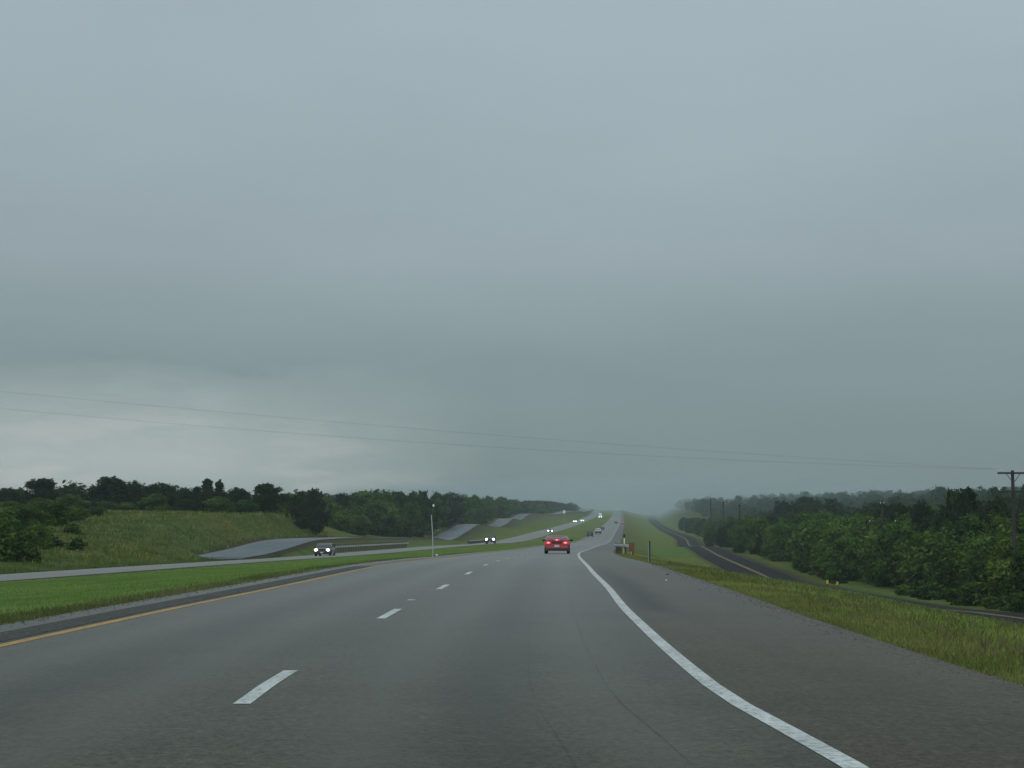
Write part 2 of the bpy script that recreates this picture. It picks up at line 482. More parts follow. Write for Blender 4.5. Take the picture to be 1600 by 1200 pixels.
# ------------------------------------------------------------------ mesh building
class MB:
    def __init__(self):
        self.v, self.f = [], []

    def add(self, vs, fs):
        o = len(self.v)
        self.v += [tuple(p) for p in vs]
        self.f += [tuple(i + o for i in f) for f in fs]
        return self

    def box(self, c, s, rot=None, taper=1.0):
        vs = []
        for sz in (-1, 1):
            k = taper if sz > 0 else 1
            for sy, sx in ((-1, -1), (-1, 1), (1, 1), (1, -1)):
                p = Vector((sx * s[0] / 2 * k, sy * s[1] / 2 * k, sz * s[2] / 2))
                if rot is not None:
                    p = rot @ p
                vs.append(p + Vector(c))
        return self.add(vs, [(3, 2, 1, 0), (4, 5, 6, 7), (0, 1, 5, 4), (1, 2, 6, 5), (2, 3, 7, 6), (3, 0, 4, 7)])

    def tube(self, pts, rad, n=8, caps=True):
        pts = [Vector(p) for p in pts]
        if isinstance(rad, (int, float)):
            rad = [rad] * len(pts)
        rings = []
        for i, p in enumerate(pts):
            t = (pts[min(i + 1, len(pts) - 1)] - pts[max(i - 1, 0)]).normalized()
            a = t.cross(Vector((0, 0, 1)))
            if a.length < .05:
                a = t.cross(Vector((1, 0, 0)))
            a.normalize()
            b = t.cross(a)
            rings.append([p + (a * math.cos(k * 2 * math.pi / n) + b * math.sin(k * 2 * math.pi / n)) * rad[i] for k in range(n)])
        vs = [q for r in rings for q in r]
        fs = []
        for i in range(len(pts) - 1):
            for k in range(n):
                fs.append((i * n + k, i * n + (k + 1) % n, (i + 1) * n + (k + 1) % n, (i + 1) * n + k))
        if caps:
            fs.append(tuple(range(n))[::-1])
            fs.append(tuple((len(pts) - 1) * n + k for k in range(n)))
        return self.add(vs, fs)

    def loft(self, rings, closed=True, caps=True):
        n = len(rings[0])
        vs = [q for r in rings for q in r]
        fs = []
        for i in range(len(rings) - 1):
            for k in range(n if closed else n - 1):
                fs.append((i * n + k, i * n + (k + 1) % n, (i + 1) * n + (k + 1) % n, (i + 1) * n + k))
        if caps and closed:
            fs.append(tuple(range(n))[::-1])
            fs.append(tuple((len(rings) - 1) * n + k for k in range(n)))
        return self.add(vs, fs)

    def lathe_x(self, prof, c, n=20):
        """prof: (offset along x, radius); axis along x"""
        rings = [[(c[0] + x, c[1] + r * math.cos(k * 2 * math.pi / n), c[2] + r * math.sin(k * 2 * math.pi / n)) for k in range(n)] for x, r in prof]
        return self.loft(rings)

    def ball(self, c, r, n=10, m=7):
        rx, ry, rz = r if isinstance(r, (tuple, list)) else (r, r, r)
        rings = []
        for i in range(m + 1):
            a = -math.pi / 2 + math.pi * (i + .02) / (m + .04)
            rings.append([(c[0] + rx * math.cos(a) * math.cos(k * 2 * math.pi / n), c[1] + ry * math.cos(a) * math.sin(k * 2 * math.pi / n), c[2] + rz * math.sin(a)) for k in range(n)])
        return self.loft(rings)

    def build(self, name, mat, parent=None, smooth=40):
        me = bpy.data.meshes.new(name)
        me.from_pydata(self.v, [], self.f)
        bm = bmesh.new()
        bm.from_mesh(me)
        bmesh.ops.recalc_face_normals(bm, faces=bm.faces)
        bm.to_mesh(me)
        bm.free()
        me.materials.append(mat)
        if smooth:
            me.polygons.foreach_set('use_smooth', [True] * len(me.polygons))
            me.set_sharp_from_angle(angle=R(smooth))
        o = bpy.data.objects.new(name, me)
        COL.objects.link(o)
        if parent is not None:
            o.parent = parent
        return o


def np_mesh(name, V, Q, mat, tint=None, smooth=False):
    """V (n,3), Q (m,k) faces of equal size"""
    me = bpy.data.meshes.new(name)
    k = Q.shape[1]
    me.vertices.add(len(V))
    me.vertices.foreach_set('co', np.ascontiguousarray(V, dtype=np.float32).ravel())
    me.loops.add(Q.size)
    me.loops.foreach_set('vertex_index', np.ascontiguousarray(Q, dtype=np.int32).ravel())
    me.polygons.add(len(Q))
    me.polygons.foreach_set('loop_start', np.arange(0, Q.size, k, dtype=np.int32))
    me.polygons.foreach_set('loop_total', np.full(len(Q), k, dtype=np.int32))
    me.update(calc_edges=True)
    me.polygons.foreach_set('use_smooth', np.full(len(Q), bool(smooth)))
    if tint is not None:
        a = me.attributes.new('tint', 'FLOAT', 'FACE')
        a.data.foreach_set('value', np.ascontiguousarray(tint, dtype=np.float32))
    me.materials.append(mat)
    return me


def link(name, me, parent=None):
    o = bpy.data.objects.new(name, me)
    COL.objects.link(o)
    if parent is not None:
        o.parent = parent
    return o


def tag(o, label=None, cat=None, group=None, kind=None):
    for k, v in (('label', label), ('category', cat), ('group', group), ('kind', kind)):
        if v:
            o[k] = v
    return o


def empty(name, loc, rz=0.0):
    o = bpy.data.objects.new(name, None)
    COL.objects.link(o)
    o.location = loc
    o.rotation_euler = (0, 0, rz)
    o.empty_display_size = .3
    return o


# ------------------------------------------------------------------ ground
nd, nc = GX.shape
V = np.stack([GX, GY, GZ], -1).reshape(-1, 3)
idx = np.arange(nd * nc).reshape(nd, nc)
Q = np.stack([idx[:-1, :-1], idx[:-1, 1:], idx[1:, 1:], idx[1:, :-1]], -1).reshape(-1, 4)
me = np_mesh('ground', V, Q, M['ground'], smooth=True)
ca = me.color_attributes.new('zone', 'FLOAT_COLOR', 'POINT')
cc = np.ones((nd, nc, 4), np.float32)
cc[..., :3] = GC[None]
soil = np.abs(GC - np.array(SOIL)).sum(1) < .06
soil[len(soil) // 2:] = False
for i in np.nonzero(D < FL0 - 3)[0]:
    cc[i, soil, :3] = FIELD
ca.data.foreach_set('color', cc.ravel())
tag(link('ground', me), kind='structure')


# ------------------------------------------------------------------ roads
def strip(name, d0, d1, fx, fz, offs, mat, parent=None, lift=0.0, step=None, thick=.0, kind='structure'):
    """a sheet following x = fx(d) + off, z = fz(d) + dz at each (off, dz) of offs"""
    dd = D[(D > d0) & (D < d1)]
    dd = np.concatenate([[d0], dd, [d1]])
    cols = [(o, z + lift) for o, z in offs]
    if thick:
        cols = [(cols[0][0] - .02, cols[0][1] - thick)] + cols + [(cols[-1][0] + .02, cols[-1][1] - thick)]
    X = fx(dd)[:, None] + np.array([c[0] for c in cols])[None]
    Z = fz(dd)[:, None] + np.array([c[1] for c in cols])[None]
    Y = np.repeat(dd[:, None], len(cols), 1)
    V = np.stack([X, Y, Z], -1).reshape(-1, 3)
    ii = np.arange(X.size).reshape(X.shape)
    Q = np.stack([ii[:-1, :-1], ii[:-1, 1:], ii[1:, 1:], ii[1:, :-1]], -1).reshape(-1, 4)
    me = np_mesh(name, V, Q, mat, smooth=not thick)
    uvl = me.uv_layers.new(name='road')
    uv = np.stack([np.repeat(np.array([c[0] for c in cols])[None], len(dd), 0), Y], -1).reshape(-1, 2)
    uvl.data.foreach_set('uv', uv[Q.ravel()].astype(np.float32).ravel())
    o = link(name, me, parent)
    if parent is None and kind:
        o['kind'] = kind
    return o


def join_meshes(objs, name):
    """merge several strips of one marking into one mesh object"""
    bm = bmesh.new()
    uvn = bm.loops.layers.uv.new('road')
    for o in objs:
        bm.from_mesh(o.data)
    me = objs[0].data.copy()
    bm.to_mesh(me)
    bm.free()
    par = objs[0].parent
    for o in objs:
        bpy.data.objects.remove(o)
    r = link(name, me, par)
    return r


fw = strip('freeway', -100, 3200, wx, wz, [(-8.6, 0), (-7.2, 0), (-3.66, 0), (0, 0), (2.8, -.08)], M['freeway'], thick=.14)
strip('edge_line', -100, 2400, wx, wz, [(-.072, .004), (.072, .004)], M['white'], fw)
strip('edge_line', -100, 2400, wx, wz, [(-7.40, .004), (-7.24, .004)], M['yellow'], fw)
dashes = []
d = 14.35 - 12.19 * 8
while d < 900:
    dashes.append(strip('lane_line', d - 1.52, d + 1.52, wx, wz, [(-3.725, .004), (-3.595, .004)], M['white'], fw))
    d += 12.19
dashes.append(strip('lane_line', 31.4, 31.75, wx, wz, [(-3.82, .004), (-3.68, .004)], M['white'], fw))
join_meshes(dashes, 'lane_line')
# milled rumble strip beside the yellow line: a dark band with real grooves
dd = np.arange(4, 60, .15)
V, Q = [], []
for d in dd:
    x0, x1 = wx(d) - 8.05, wx(d) - 7.5
    for a, h in ((0, .006), (.04, .013), (.08, .013), (.12, .006)):
        V += [(x0, d + a, wz(d + a) + h), (x1, d + a, wz(d + a) + h)]
    n = len(V) - 8
    Q += [(n + 2 * k, n + 2 * k + 1, n + 2 * k + 3, n + 2 * k + 2) for k in range(3)]
me = np_mesh('rumble_strip', np.array(V), np.array(Q), M['rumble'])
uvl = me.uv_layers.new(name='road')
uvl.data.foreach_set('uv', (np.array(V)[np.array(Q).ravel()][:, :2]).astype(np.float32).ravel())
rs = link('rumble_strip', me, fw)
strip('rumble_band', -100, 700, wx, wz, [(-8.1, .0035), (-7.45, .0035)], M['rumble'], fw)

of = strip('oncoming_freeway', -100, 3200, oc_i, oc_z, [(-9.7, -.3), (-5, -.13), (0, 0)], M['oncoming'], thick=.14)
strip('edge_line', 40, 2400, oc_i, oc_z, [(-8.5, -.254), (-8.38, -.250)], M['white'], of)
strip('edge_line', 40, 2400, oc_i, oc_z, [(-1.2, -.027), (-1.08, -.024)], M['yellow'], of)
dashes = []
d = 60.0
while d < 900:
    dashes.append(strip('lane_line', d - 1.52, d + 1.52, oc_i, oc_z, [(-4.9, -.118), (-4.78, -.116)], M['white'], of))
    d += 12.19
join_meshes(dashes, 'lane_line')

strip('frontage_road', FL0, 2300, fl_c, lambda q: fl_z(q) - .16 * (q < FL0 + 1.2), [(-3.4, 0), (0, .05), (3.4, 0)], M['frontage_wet'], thick=.14)
fr = strip('frontage_road', -100, 3200, FRX, FRZ, [(-FRH, 0), (0, .06), (FRH, 0)], M['frontage'], thick=.12)
for a in (-.25, .10):
    strip('centre_line', -100, 2200, FRX, FRZ, [(a, .064), (a + .15, .064)], M['yellow'], fr)


# ------------------------------------------------------------------ foliage
def leaf_cloud(centres, radii, per, size, squash=.8, seed=0, up=.35):
    r = np.random.default_rng(seed)
    n = len(centres) * per
    ci = np.repeat(np.arange(len(centres)), per)
    d = r.normal(size=(n, 3))
    d /= np.linalg.norm(d, axis=1)[:, None]
    rad = radii[ci] * (.55 + .5 * r.random(n)) * (1 + .18 * r.normal(size=n))
    P = centres[ci] + d * rad[:, None] * np.array([1, 1, squash])
    nrm = d * .6 + r.normal(size=(n, 3)) * .6 + np.array([0, 0, up])
    nrm /= np.linalg.norm(nrm, axis=1)[:, None]
    a = np.cross(nrm, r.normal(size=(n, 3)))
    a /= np.linalg.norm(a, axis=1)[:, None]
    b = np.cross(nrm, a)
    s = size * (.6 + .8 * r.random(n))
    a *= s[:, None]
    b *= (s * (.45 + .25 * r.random(n)))[:, None]
    bend = nrm * (s * .25 * (r.random(n) - .5))[:, None]
    V = np.stack([P - a, P - b + bend, P + a, P + b + bend], 1).reshape(-1, 3)
    tint = np.clip(.45 + .2 * r.normal(size=n) + .28 * r.normal(size=len(centres))[ci], 0, 1)
    keep = P[:, 2] > .05
    Q = np.arange(n * 4).reshape(n, 4)[keep]
    return V, Q, tint[keep]


def crown_points(r, n, H, W, low, shape):
    """clump centres filling a crown of height H, width W whose foliage starts at low"""
    out = []
    while len(out) < n:
        t = r.random()
        z = low + (H - low) * t
        if shape == 'dome':
            prof = math.sqrt(max(0, 1 - max(0, (t - .35) / .65) ** 2)) * (.72 + .28 * min(1, t / .35))
        elif shape == 'spread':
            prof = math.sqrt(max(0, 1 - ((t - .45) / .56) ** 2))
        elif shape == 'cone':
            prof = (1 - t) ** .8 * .95 + .05
        else:
            prof = math.sqrt(max(0, 1 - t ** 2.2))
        ang = r.random() * 2 * math.pi
        q = (r.random() ** .45) * prof * W / 2 * (.75 + .35 * math.sin(ang * 3 + H))
        out.append((q * math.cos(ang), q * math.sin(ang), z))
    return np.array(out)


PROTO = {}


def make_proto(key, H, W, low, shape, n, per, size, crad, mat, trunk_r, seed):
    r = np.random.default_rng(seed)
    C = crown_points(r, n, H * .93, W * .84, low, shape)
    rad = crad * (.65 + .7 * r.random(n))
    V, Q, T = leaf_cloud(C, rad, per, size, .8, seed)
    # stray sprays that break the outline
    C2 = crown_points(r, n, H * 1.02, W * 1.02, low, shape)
    V2, Q2, T2 = leaf_cloud(C2, np.full(n, crad * .38), max(8, per // 8), size * .9, 1.1, seed + 50)
    Q2 = Q2 + len(V)
    crown = np_mesh('crown', np.concatenate([V, V2]), np.concatenate([Q, Q2]), M[mat], np.concatenate([T, T2]))
    mb = MB()
    lean = Vector((r.normal() * .25, r.normal() * .25, 0))
    top = Vector((0, 0, H * .62)) + lean
    mb.tube([(0, 0, -.4), (0, 0, .15), top * .35, top * .7, top], [trunk_r * 1.5, trunk_r * 1.15, trunk_r, trunk_r * .7, trunk_r * .3], 8)
    for k in range(7):
        s = top * (.3 + .09 * k)
        e = Vector(C[int(r.integers(n))]) * .85
        if e.z < s.z * .8:
            e.z = s.z + .3
        mid = (s + e) / 2 + Vector((r.normal() * .2, r.normal() * .2, .2))
        mb.tube([s, mid, e], [trunk_r * .5, trunk_r * .3, trunk_r * .1], 6)
    t = mb.build('trunk', M['bark'])
    trunk = t.data
    bpy.data.objects.remove(t)
    PROTO[key] = (crown, trunk, H, W)


for k in range(3):
    make_proto(f'mesq{k}', 7.0, 6.6 + k * .5, .5, 'dome', 50, 210, .215, 1.05, 'leaf_mid', .16, 100 + k)
    make_proto(f'light{k}', 5.5, 6.0, .3, 'dome', 44, 200, .20, .95, 'leaf_light', .13, 130 + k)
    make_proto(f'oak{k}', 8.0, 8.6 - k * .8, 1.6, 'spread', 50, 190, .24, 1.15, 'leaf_dark', .24, 160 + k)
    make_proto(f'dark{k}', 7.0, 6.0, .6, 'dome', 46, 180, .24, 1.05, 'leaf_dark', .18, 260 + k)
for k in range(2):
    make_proto(f'cedar{k}', 8.0, 3.8, .5, 'cone', 40, 110, .25, .62, 'leaf_dark', .17, 190 + k)
    make_proto(f'shrub{k}', 2.2, 3.2, .1, 'dome', 22, 90, .20, .55, 'leaf_light' if k else 'leaf_mid', .06, 220 + k)
make_proto('darkshrub', 2.6, 3.6, .0, 'dome', 26, 90, .22, .6, 'leaf_mid', .07, 240)

n_tree = [0]


def plant(proto, x, d, height, label, cat, group=None, wide=1.0, name='tree', sink=.1):
    crown, trunk, H, W = PROTO[proto]
    s = height / H
    r = empty(name, (x, d, gz(x, d) - sink), random.uniform(0, 6.28))
    r.scale = (s * wide, s * wide, s)
    tag(r, label, cat, group)
    link('trunk', trunk, r)
    link('crown', crown, r)
    n_tree[0] += 1
    return r


def plant_px(proto, px, top, d, label, cat, group=None, width_px=None, name='tree', base=None):
    while 330 < d < 1600 and px < 900 and at(px, top, d).x > float(fl_c(d)) - 6.5:
        d += 8
    p = at(px, top, d)
    zb = gz(p.x, d)
    h = max(1.0, p.z - zb + .1)
    H, W = PROTO[proto][2:]
    wide = 1.0 if width_px is None else np.clip((width_px * d / F) / (W * h / H), .55, 2.2)
    return plant(proto, p.x, d, h, label, cat, group, float(wide), name)


# --- left skyline, one by one (pixel of the crown's top, distance)
G_SKY = 'dark trees along the left skyline'
for px, top, d, w, proto, lab in [
    (12, 764, 300, 60, 'oak1', 'dark low oak at the left edge of the skyline above the field'),
    (67, 749, 285, 64, 'oak0', 'round-headed dark oak standing clear of its neighbours on the left skyline'),
    (118, 765, 320, 50, 'dark1', 'low dark tree between two round oaks on the left skyline'),
    (172, 747, 290, 84, 'oak1', 'broadest dark oak with a humped crown above the grassy field'),
    (208, 754, 296, 50, 'dark2', 'dark tree filling the right shoulder of the broadest field oak'),
    (250, 757, 300, 58, 'oak2', 'dark domed oak behind the bright green rounded bush'),
    (287, 764, 310, 44, 'dark0', 'narrow dark tree left of the pair of pointed cedars'),
    (325, 749, 295, 36, 'cedar0', 'taller pointed cedar of the skyline pair above the field'),
    (343, 751, 300, 30, 'cedar1', 'slimmer pointed cedar right of the taller cedar'),
    (308, 762, 300, 40, 'dark1', 'dark tree at the left foot of the pointed cedars'),
    (374, 764, 310, 50, 'dark2', 'dull green tree between the cedars and the big bank-top oak'),
    (415, 757, 285, 66, 'oak0', 'big dense oak standing at the top of the cut grassy bank'),
    (452, 772, 320, 46, 'mesq1', 'mid green tree right behind the big bank-top oak'),
    (470, 770, 300, 40, 'dark2', 'dark tree at the shoulder of the grassy bank'),
    (492, 767, 310, 52, 'dark0', 'very dark tree leaning over the end of the grassy bank'),
]:
    plant_px(proto, px, top, d, lab, 'tree', G_SKY, w, 'oak_tree' if 'oak' in proto else 'cedar_tree' if 'cedar' in proto else 'tree')
# --- pale bushes in front of them
G_BUSH = 'green bushes along the top of the left field'
for px, top, d, w, proto, lab in [
    (18, 783, 262, 70, 'light0', 'pale green bush at the left edge below the skyline oaks'),
    (62, 778, 255, 74, 'light1', 'feathery green bush below the round-headed oak'),
    (112, 774, 258, 66, 'light2', 'tall feathery green bush left of the broadest oak'),
    (162, 783, 266, 50, 'light0', 'small green bush below the left side of the broadest oak'),
    (198, 785, 268, 44, 'light1', 'low green bush below the right side of the broadest oak'),
    (242, 773, 264, 54, 'light2', 'bright green rounded bush standing on the top edge of the field'),
    (290, 780, 285, 50, 'dark0', 'dark bush right of the bright rounded bush'),
    (342, 776, 270, 54, 'light1', 'dull green bush at the foot of the pointed cedars'),
    (384, 782, 280, 46, 'mesq0', 'green bush left below the big bank-top oak'),
]:
    plant_px(proto, px, top, d, lab, 'bush', G_BUSH, w, 'bush')
G_LOW = 'bushes in the lower left corner of the field'
def foot_distance(px, row, d0=105, d1=600):
    """distance at which the ground seen at pixel column px reaches the pixel row"""
    q = d0
    while q < d1:
        p = at(px, row, q)
        if gz(p.x, q) > p.z:
            return q
        q += 1.0
    return d1


for px, top, d, w, proto, lab in [
    (82, 786, 822, 84, 'light1', 'wide leafy bush on the left part of the field slope'),
    (28, 790, 838, 84, 'light0', 'large pale bush at the left edge on the field slope'),
    (55, 796, 830, 60, 'mesq1', 'mid green bush between the wide bush and the large pale bush'),
    (8, 832, 877, 62, 'darkshrub', 'darkest bush at the left edge near the oncoming road'),
    (36, 846, 876, 34, 'darkshrub', 'small dark bush right of the darkest bush'),
    (20, 812, 862, 70, 'light2', 'pale feathery bush merging with the left edge above the darkest bush'),
    (58, 818, 858, 50, 'light0', 'leafy mid slope bush right of the pale feathery bush'),
    (112, 790, 815, 60, 'light1', 'bush at the right end of the leafy cluster on the field slope'),
    (150, 792, 806, 44, 'light2', 'low bush where the leafy cluster thins out on the field'),
    (114, 827, 836, 34, 'darkshrub', 'low dark shrub alone in the brownish field'),
    (78, 843, 854, 44, 'darkshrub', 'flat dark shrub in the lower field'),
    (50, 858, 879, 34, 'shrub0', 'olive shrub close to the oncoming road edge'),
    (120, 850, 859, 34, 'shrub0', 'tiny green shrub right of the flat dark shrub'),
]:
    plant_px(proto, px, top, foot_distance(px, d), lab, 'bush', G_LOW, w, 'bush')
# --- left belt beyond the bank, along the left frontage road
G_LB = 'trees along the left frontage road'
for px, top, d, w, proto, lab in [
    (560, 806, 345, 46, 'mesq0', 'rounded dark green bush just past the end of the grassy bank'),
    (592, 803, 350, 50, 'light0', 'leafy green bush behind the left guardrail'),
    (625, 802, 380, 52, 'mesq1', 'wide green bush behind the far end of the left guardrail'),
    (652, 806, 400, 40, 'light1', 'bright bush left of the tall thin pole'),
    (672, 812, 420, 36, 'mesq2', 'bush directly behind the tall thin pole'),
    (530, 800, 380, 44, 'light2', 'light bush peeping over the bank shoulder'),
    (690, 780, 455, 66, 'dark1', 'large very dark tree right behind the tall thin pole'),
    (664, 782, 445, 50, 'dark0', 'dark tree left of the tall thin pole'),
    (722, 800, 500, 34, 'light0', 'light green tree beside the wet road bend'),
]:
    plant_px(proto, px, top, d, lab, 'bush' if 'bush' in lab else 'tree', G_LB, w, 'bush' if 'bush' in lab else 'tree')
rows = [(512, 776, 400), (535, 772, 420), (556, 775, 430), (578, 772, 440), (600, 770, 450), (622, 769, 470), (642, 773, 470), (664, 771, 480),
        (684, 773, 500), (706, 772, 520), (726, 776, 560), (744, 775, 580), (762, 777, 610), (780, 778, 650), (797, 780, 690), (814, 783, 760),
        (830, 784, 850), (845, 787, 950), (855, 791, 1030), (770, 795, 640), (752, 797, 600), (788, 794, 720), (808, 793, 800), (826, 794, 900), (735, 793, 550), (842, 796, 1000),
        (528, 788, 395), (552, 790, 400), (585, 788, 410), (610, 786, 420), (637, 788, 425), (715, 788, 520), (775, 786, 655), (800, 788, 740), (745, 786, 575), (820, 789, 850)]
for i, (px, top, d) in enumerate(rows):
    proto = random.choice(['dark0', 'dark1', 'mesq0', 'mesq1', 'mesq2', 'oak2', 'light0', 'light2'] if top < 784 else ['mesq0', 'mesq2', 'light0', 'light1', 'light2', 'dark2'])
    kind = 'dark' if proto[:4] in ('dark', 'oak2') else 'pale green' if 'light' in proto else 'mid green'
    plant_px(proto, px + random.uniform(-4, 4), top + random.uniform(-1.5, 2), d + random.uniform(-12, 12),
             f'{kind} tree in the unbroken belt left of the wet frontage road', 'tree', 'belt of trees behind the left frontage road',
             random.uniform(7.5, 11) * F / d, 'tree')

# --- right belt along the dark frontage road
d = 128.0
i = 0
while d < 1150:
    x = float(FRX(d)) + FRH + random.uniform(6.5, 11) + (2 if d < 230 else 0)
    proto = random.choice(['mesq0', 'mesq1', 'mesq2', 'light0', 'light1', 'light2', 'mesq0', 'mesq1'])
    if d > 360:
        proto = random.choice(['mesq0', 'mesq1', 'mesq2', 'dark0', 'dark1', 'mesq0', 'dark2'])
    h = random.uniform(4.2, 7.6) if d < 260 else random.uniform(6.0, 8.2)
    where = 'near' if d < 240 else 'middle' if d < 460 else 'far'
    lab = {'near': ('feathery pale green' if 'light' in proto else 'feathery mid green') + ' tree in the front row beside the near frontage road',
           'middle': ('dark' if 'dark' in proto else 'mid green') + ' tree in the front row behind the yellow marker posts and road curve',
           'far': ('dark' if 'dark' in proto else 'mid green') + ' small-looking tree at the narrowing far end of the right belt'}[where]
    plant(proto, x, d, h, lab, 'tree', 'front row of trees right of the frontage road', random.uniform(.95, 1.25))
    d += (3.7 if d < 300 else 7.5 if d < 600 else 13) * random.uniform(.7, 1.3)
d = 136.0
while d < 900:
    x = float(FRX(d)) + FRH + random.uniform(14, 20)
    proto = random.choice(['mesq0', 'mesq1', 'mesq2', 'light1', 'dark0', 'mesq2'])
    plant(proto, x, d, random.uniform(6.6, 8.6), ('dark' if 'dark' in proto else 'pale green' if 'light' in proto else 'mid green') + ' tree of the second row behind the frontage road trees', 'tree',
          'second row of trees right of the frontage road', random.uniform(1.0, 1.3))
    d += (7 if d < 330 else 15) * random.uniform(.7, 1.3)
d = 170.0
while d < 800:
    x = float(FRX(d)) + FRH + random.uniform(24, 46 if d > 260 else 30)
    proto = random.choice(['dark0', 'dark1', 'dark2', 'oak0', 'oak2', 'mesq2'])
    plant(proto, x, d, random.uniform(7.5, 9.6), ('dull green' if 'mesq' in proto else 'dark') + ' tall tree rising behind the two front rows at right', 'tree',
          'dark back row of trees at right', random.uniform(1.0, 1.3))
    d += (8 if d < 400 else 14) * random.uniform(.7, 1.3)
for px, top, d, w, proto, lab in [
    (1512, 764, 205, 56, 'cedar0', 'tallest dark ragged tree left of the near utility pole'),
    (1490, 772, 215, 60, 'dark1', 'dark tree at the left flank of the tallest ragged tree'),
    (1552, 785, 215, 70, 'dark2', 'dark tree between the tallest ragged tree and the near utility pole'),
    (1440, 790, 235, 60, 'dark0', 'dark rounded tree right of the low-armed utility pole'),
    (1408, 795, 250, 50, 'oak2', 'dark tree just behind the low-armed utility pole'),
    (1260, 779, 520, 70, 'oak0', 'broad dark tree clump on the hazy rise above the right belt'),
    (1222, 786, 540, 60, 'oak1', 'dark crown left of the broad clump on the hazy rise'),
    (1300, 782, 540, 60, 'dark1', 'dark crown right of the broad clump on the hazy rise'),
]:
    plant_px(proto, px, top, d, lab, 'tree', 'dark standout trees above the right belt', w)
plant('mesq1', at(1607, 900, 134).x, 134, 5.6, 'leafy tree hiding the foot of the near utility pole', 'tree', 'dark standout trees above the right belt', .8)
# low weeds at the foot of the right belt
for d in (130, 133, 136, 139, 142, 145, 149, 153, 157, 161, 166, 171, 177, 183, 190, 226, 233, 240, 248, 256, 266, 278):
    x = float(FRX(d)) + FRH + random.uniform(4.2, 6.2)
    plant(random.choice(['shrub0', 'shrub1', 'darkshrub']), x, d, random.uniform(.9, 2.3), 'low leafy weed clump on the verge under the right front trees', 'shrub',
          'weed clumps under the right trees', random.uniform(.9, 1.4), 'shrub')


# --- distant woods: one mass each
def woods(name, pts, heights, label, cat, seed, wide=1.0):
    base = []
    for k in range(5):
        r = np.random.default_rng(seed + k)
        C = crown_points(r, 12, .95, 1.0 * wide, .12, 'dome')
        V, Q, T = leaf_cloud(C, .2 * (.7 + .6 * r.random(12)), 26, .075, .85, seed + k)
        base.append((V, Q, T))
    VV, QQ, TT, o = [], [], [], 0
    r = np.random.default_rng(seed + 99)
    for (x, d), h in zip(pts, heights):
        V, Q, T = base[int(r.integers(5))]
        a = r.random() * 6.28
        c, s = math.cos(a), math.sin(a)
        w = h * r.uniform(.95, 1.35)
        P = np.stack([(V[:, 0] * c - V[:, 1] * s) * w + x, (V[:, 0] * s + V[:, 1] * c) * w + d, V[:, 2] * h + gz(x, d) - .2], -1)
        VV.append(P)
        QQ.append(Q + o)
        TT.append(np.clip(T + r.normal() * .2, 0, 1))
        o += len(V)
    me = np_mesh(name, np.concatenate(VV), np.concatenate(QQ), M['leaf_far'], np.concatenate(TT))
    tag(link(name, me), label, cat, kind='stuff')


pts, hs = [], []
r = np.random.default_rng(5)
for k in range(1500):
    d = 300 + 1900 * r.random() ** 1.1
    x = float(FRX(d)) + FRH + 32 + r.random() ** 1.2 * min(330, d * .30)
    if (x / d) > .36 or (d < 420 and x - float(FRX(d)) < 55):
        continue
    pts.append((x, d))
    hs.append(r.uniform(4.5, 7.5) if r.random() < .75 else r.uniform(7.5, 10.5))
woods('wooded_hillside', pts, hs, 'hazy dark green woods covering the hillside at right', 'woods', 400)
pts, hs = [], []
for k in range(750):
    d = 600 + 1300 * r.random()
    x = float(fl_c(d)) - 9 - r.random() ** 1.3 * (140 + .05 * d)
    if x / d < -.34:
        continue
    pts.append((x, d))
    hs.append(r.uniform(6, 9))
woods('distant_woods', pts, hs, 'hazy woods fading into the mist beyond the left tree belt', 'woods', 500)
pts, hs = [], []
for k in range(330):
    d = 315 + 230 * r.random()
    x = -d * (.32 - .26 * r.random())
    if x > float(fl_c(d)) - 34:
        continue
    pts.append((x, d))
    hs.append(r.uniform(4.0, 5.6))
woods('skyline_woods', pts, hs, 'low dark woods filling the gaps behind the left skyline oaks', 'woods', 600)


# ------------------------------------------------------------------ grass
def grass(name, samples, hmin, hmax, mat, label, width=.0065, blades=5, seed=0, spread=.13, lean=.9):
    r = np.random.default_rng(seed)
    P = np.array([(x, d, gz(x, d)) for x, d in samples])
    n = len(P) * blades
    P = np.repeat(P, blades, 0)
    P[:, :2] += r.normal(size=(n, 2)) * spread
    dist = np.hypot(P[:, 0], P[:, 1])
    h = (hmin + (hmax - hmin) * r.random(n) ** 1.8)
    w = width * (.7 + .6 * r.random(n)) * (1 + dist / 80)
    a = r.random(n) * 6.283
    side = np.stack([np.cos(a), np.sin(a), np.zeros(n)], -1) * w[:, None]
    lean = np.stack([np.cos(a + 1.5), np.sin(a + 1.5), np.zeros(n)], -1) * (h * (r.random(n) * lean - .1))[:, None]
    top = P + lean + np.stack([np.zeros(n), np.zeros(n), h], -1)
    mid = P + lean * .35 + np.stack([np.zeros(n), np.zeros(n), h * .55], -1)
    base = P - np.array([0, 0, .06])
    V = np.stack([base - side, base + side, mid + side * .8, top, mid - side * .8], 1).reshape(-1, 3)
    Q = np.arange(n * 5).reshape(n, 5)
    me = np_mesh(name, V, Q, mat, np.clip(.42 + .24 * r.normal(size=n) + 1.1 * vnoise(P[:, 0] / 3.1, P[:, 1] / 3.1) + .6 * vnoise(P[:, 0] / .8, P[:, 1] / .8), 0, 1))
    tag(link(name, me), label, 'grass', kind='stuff')


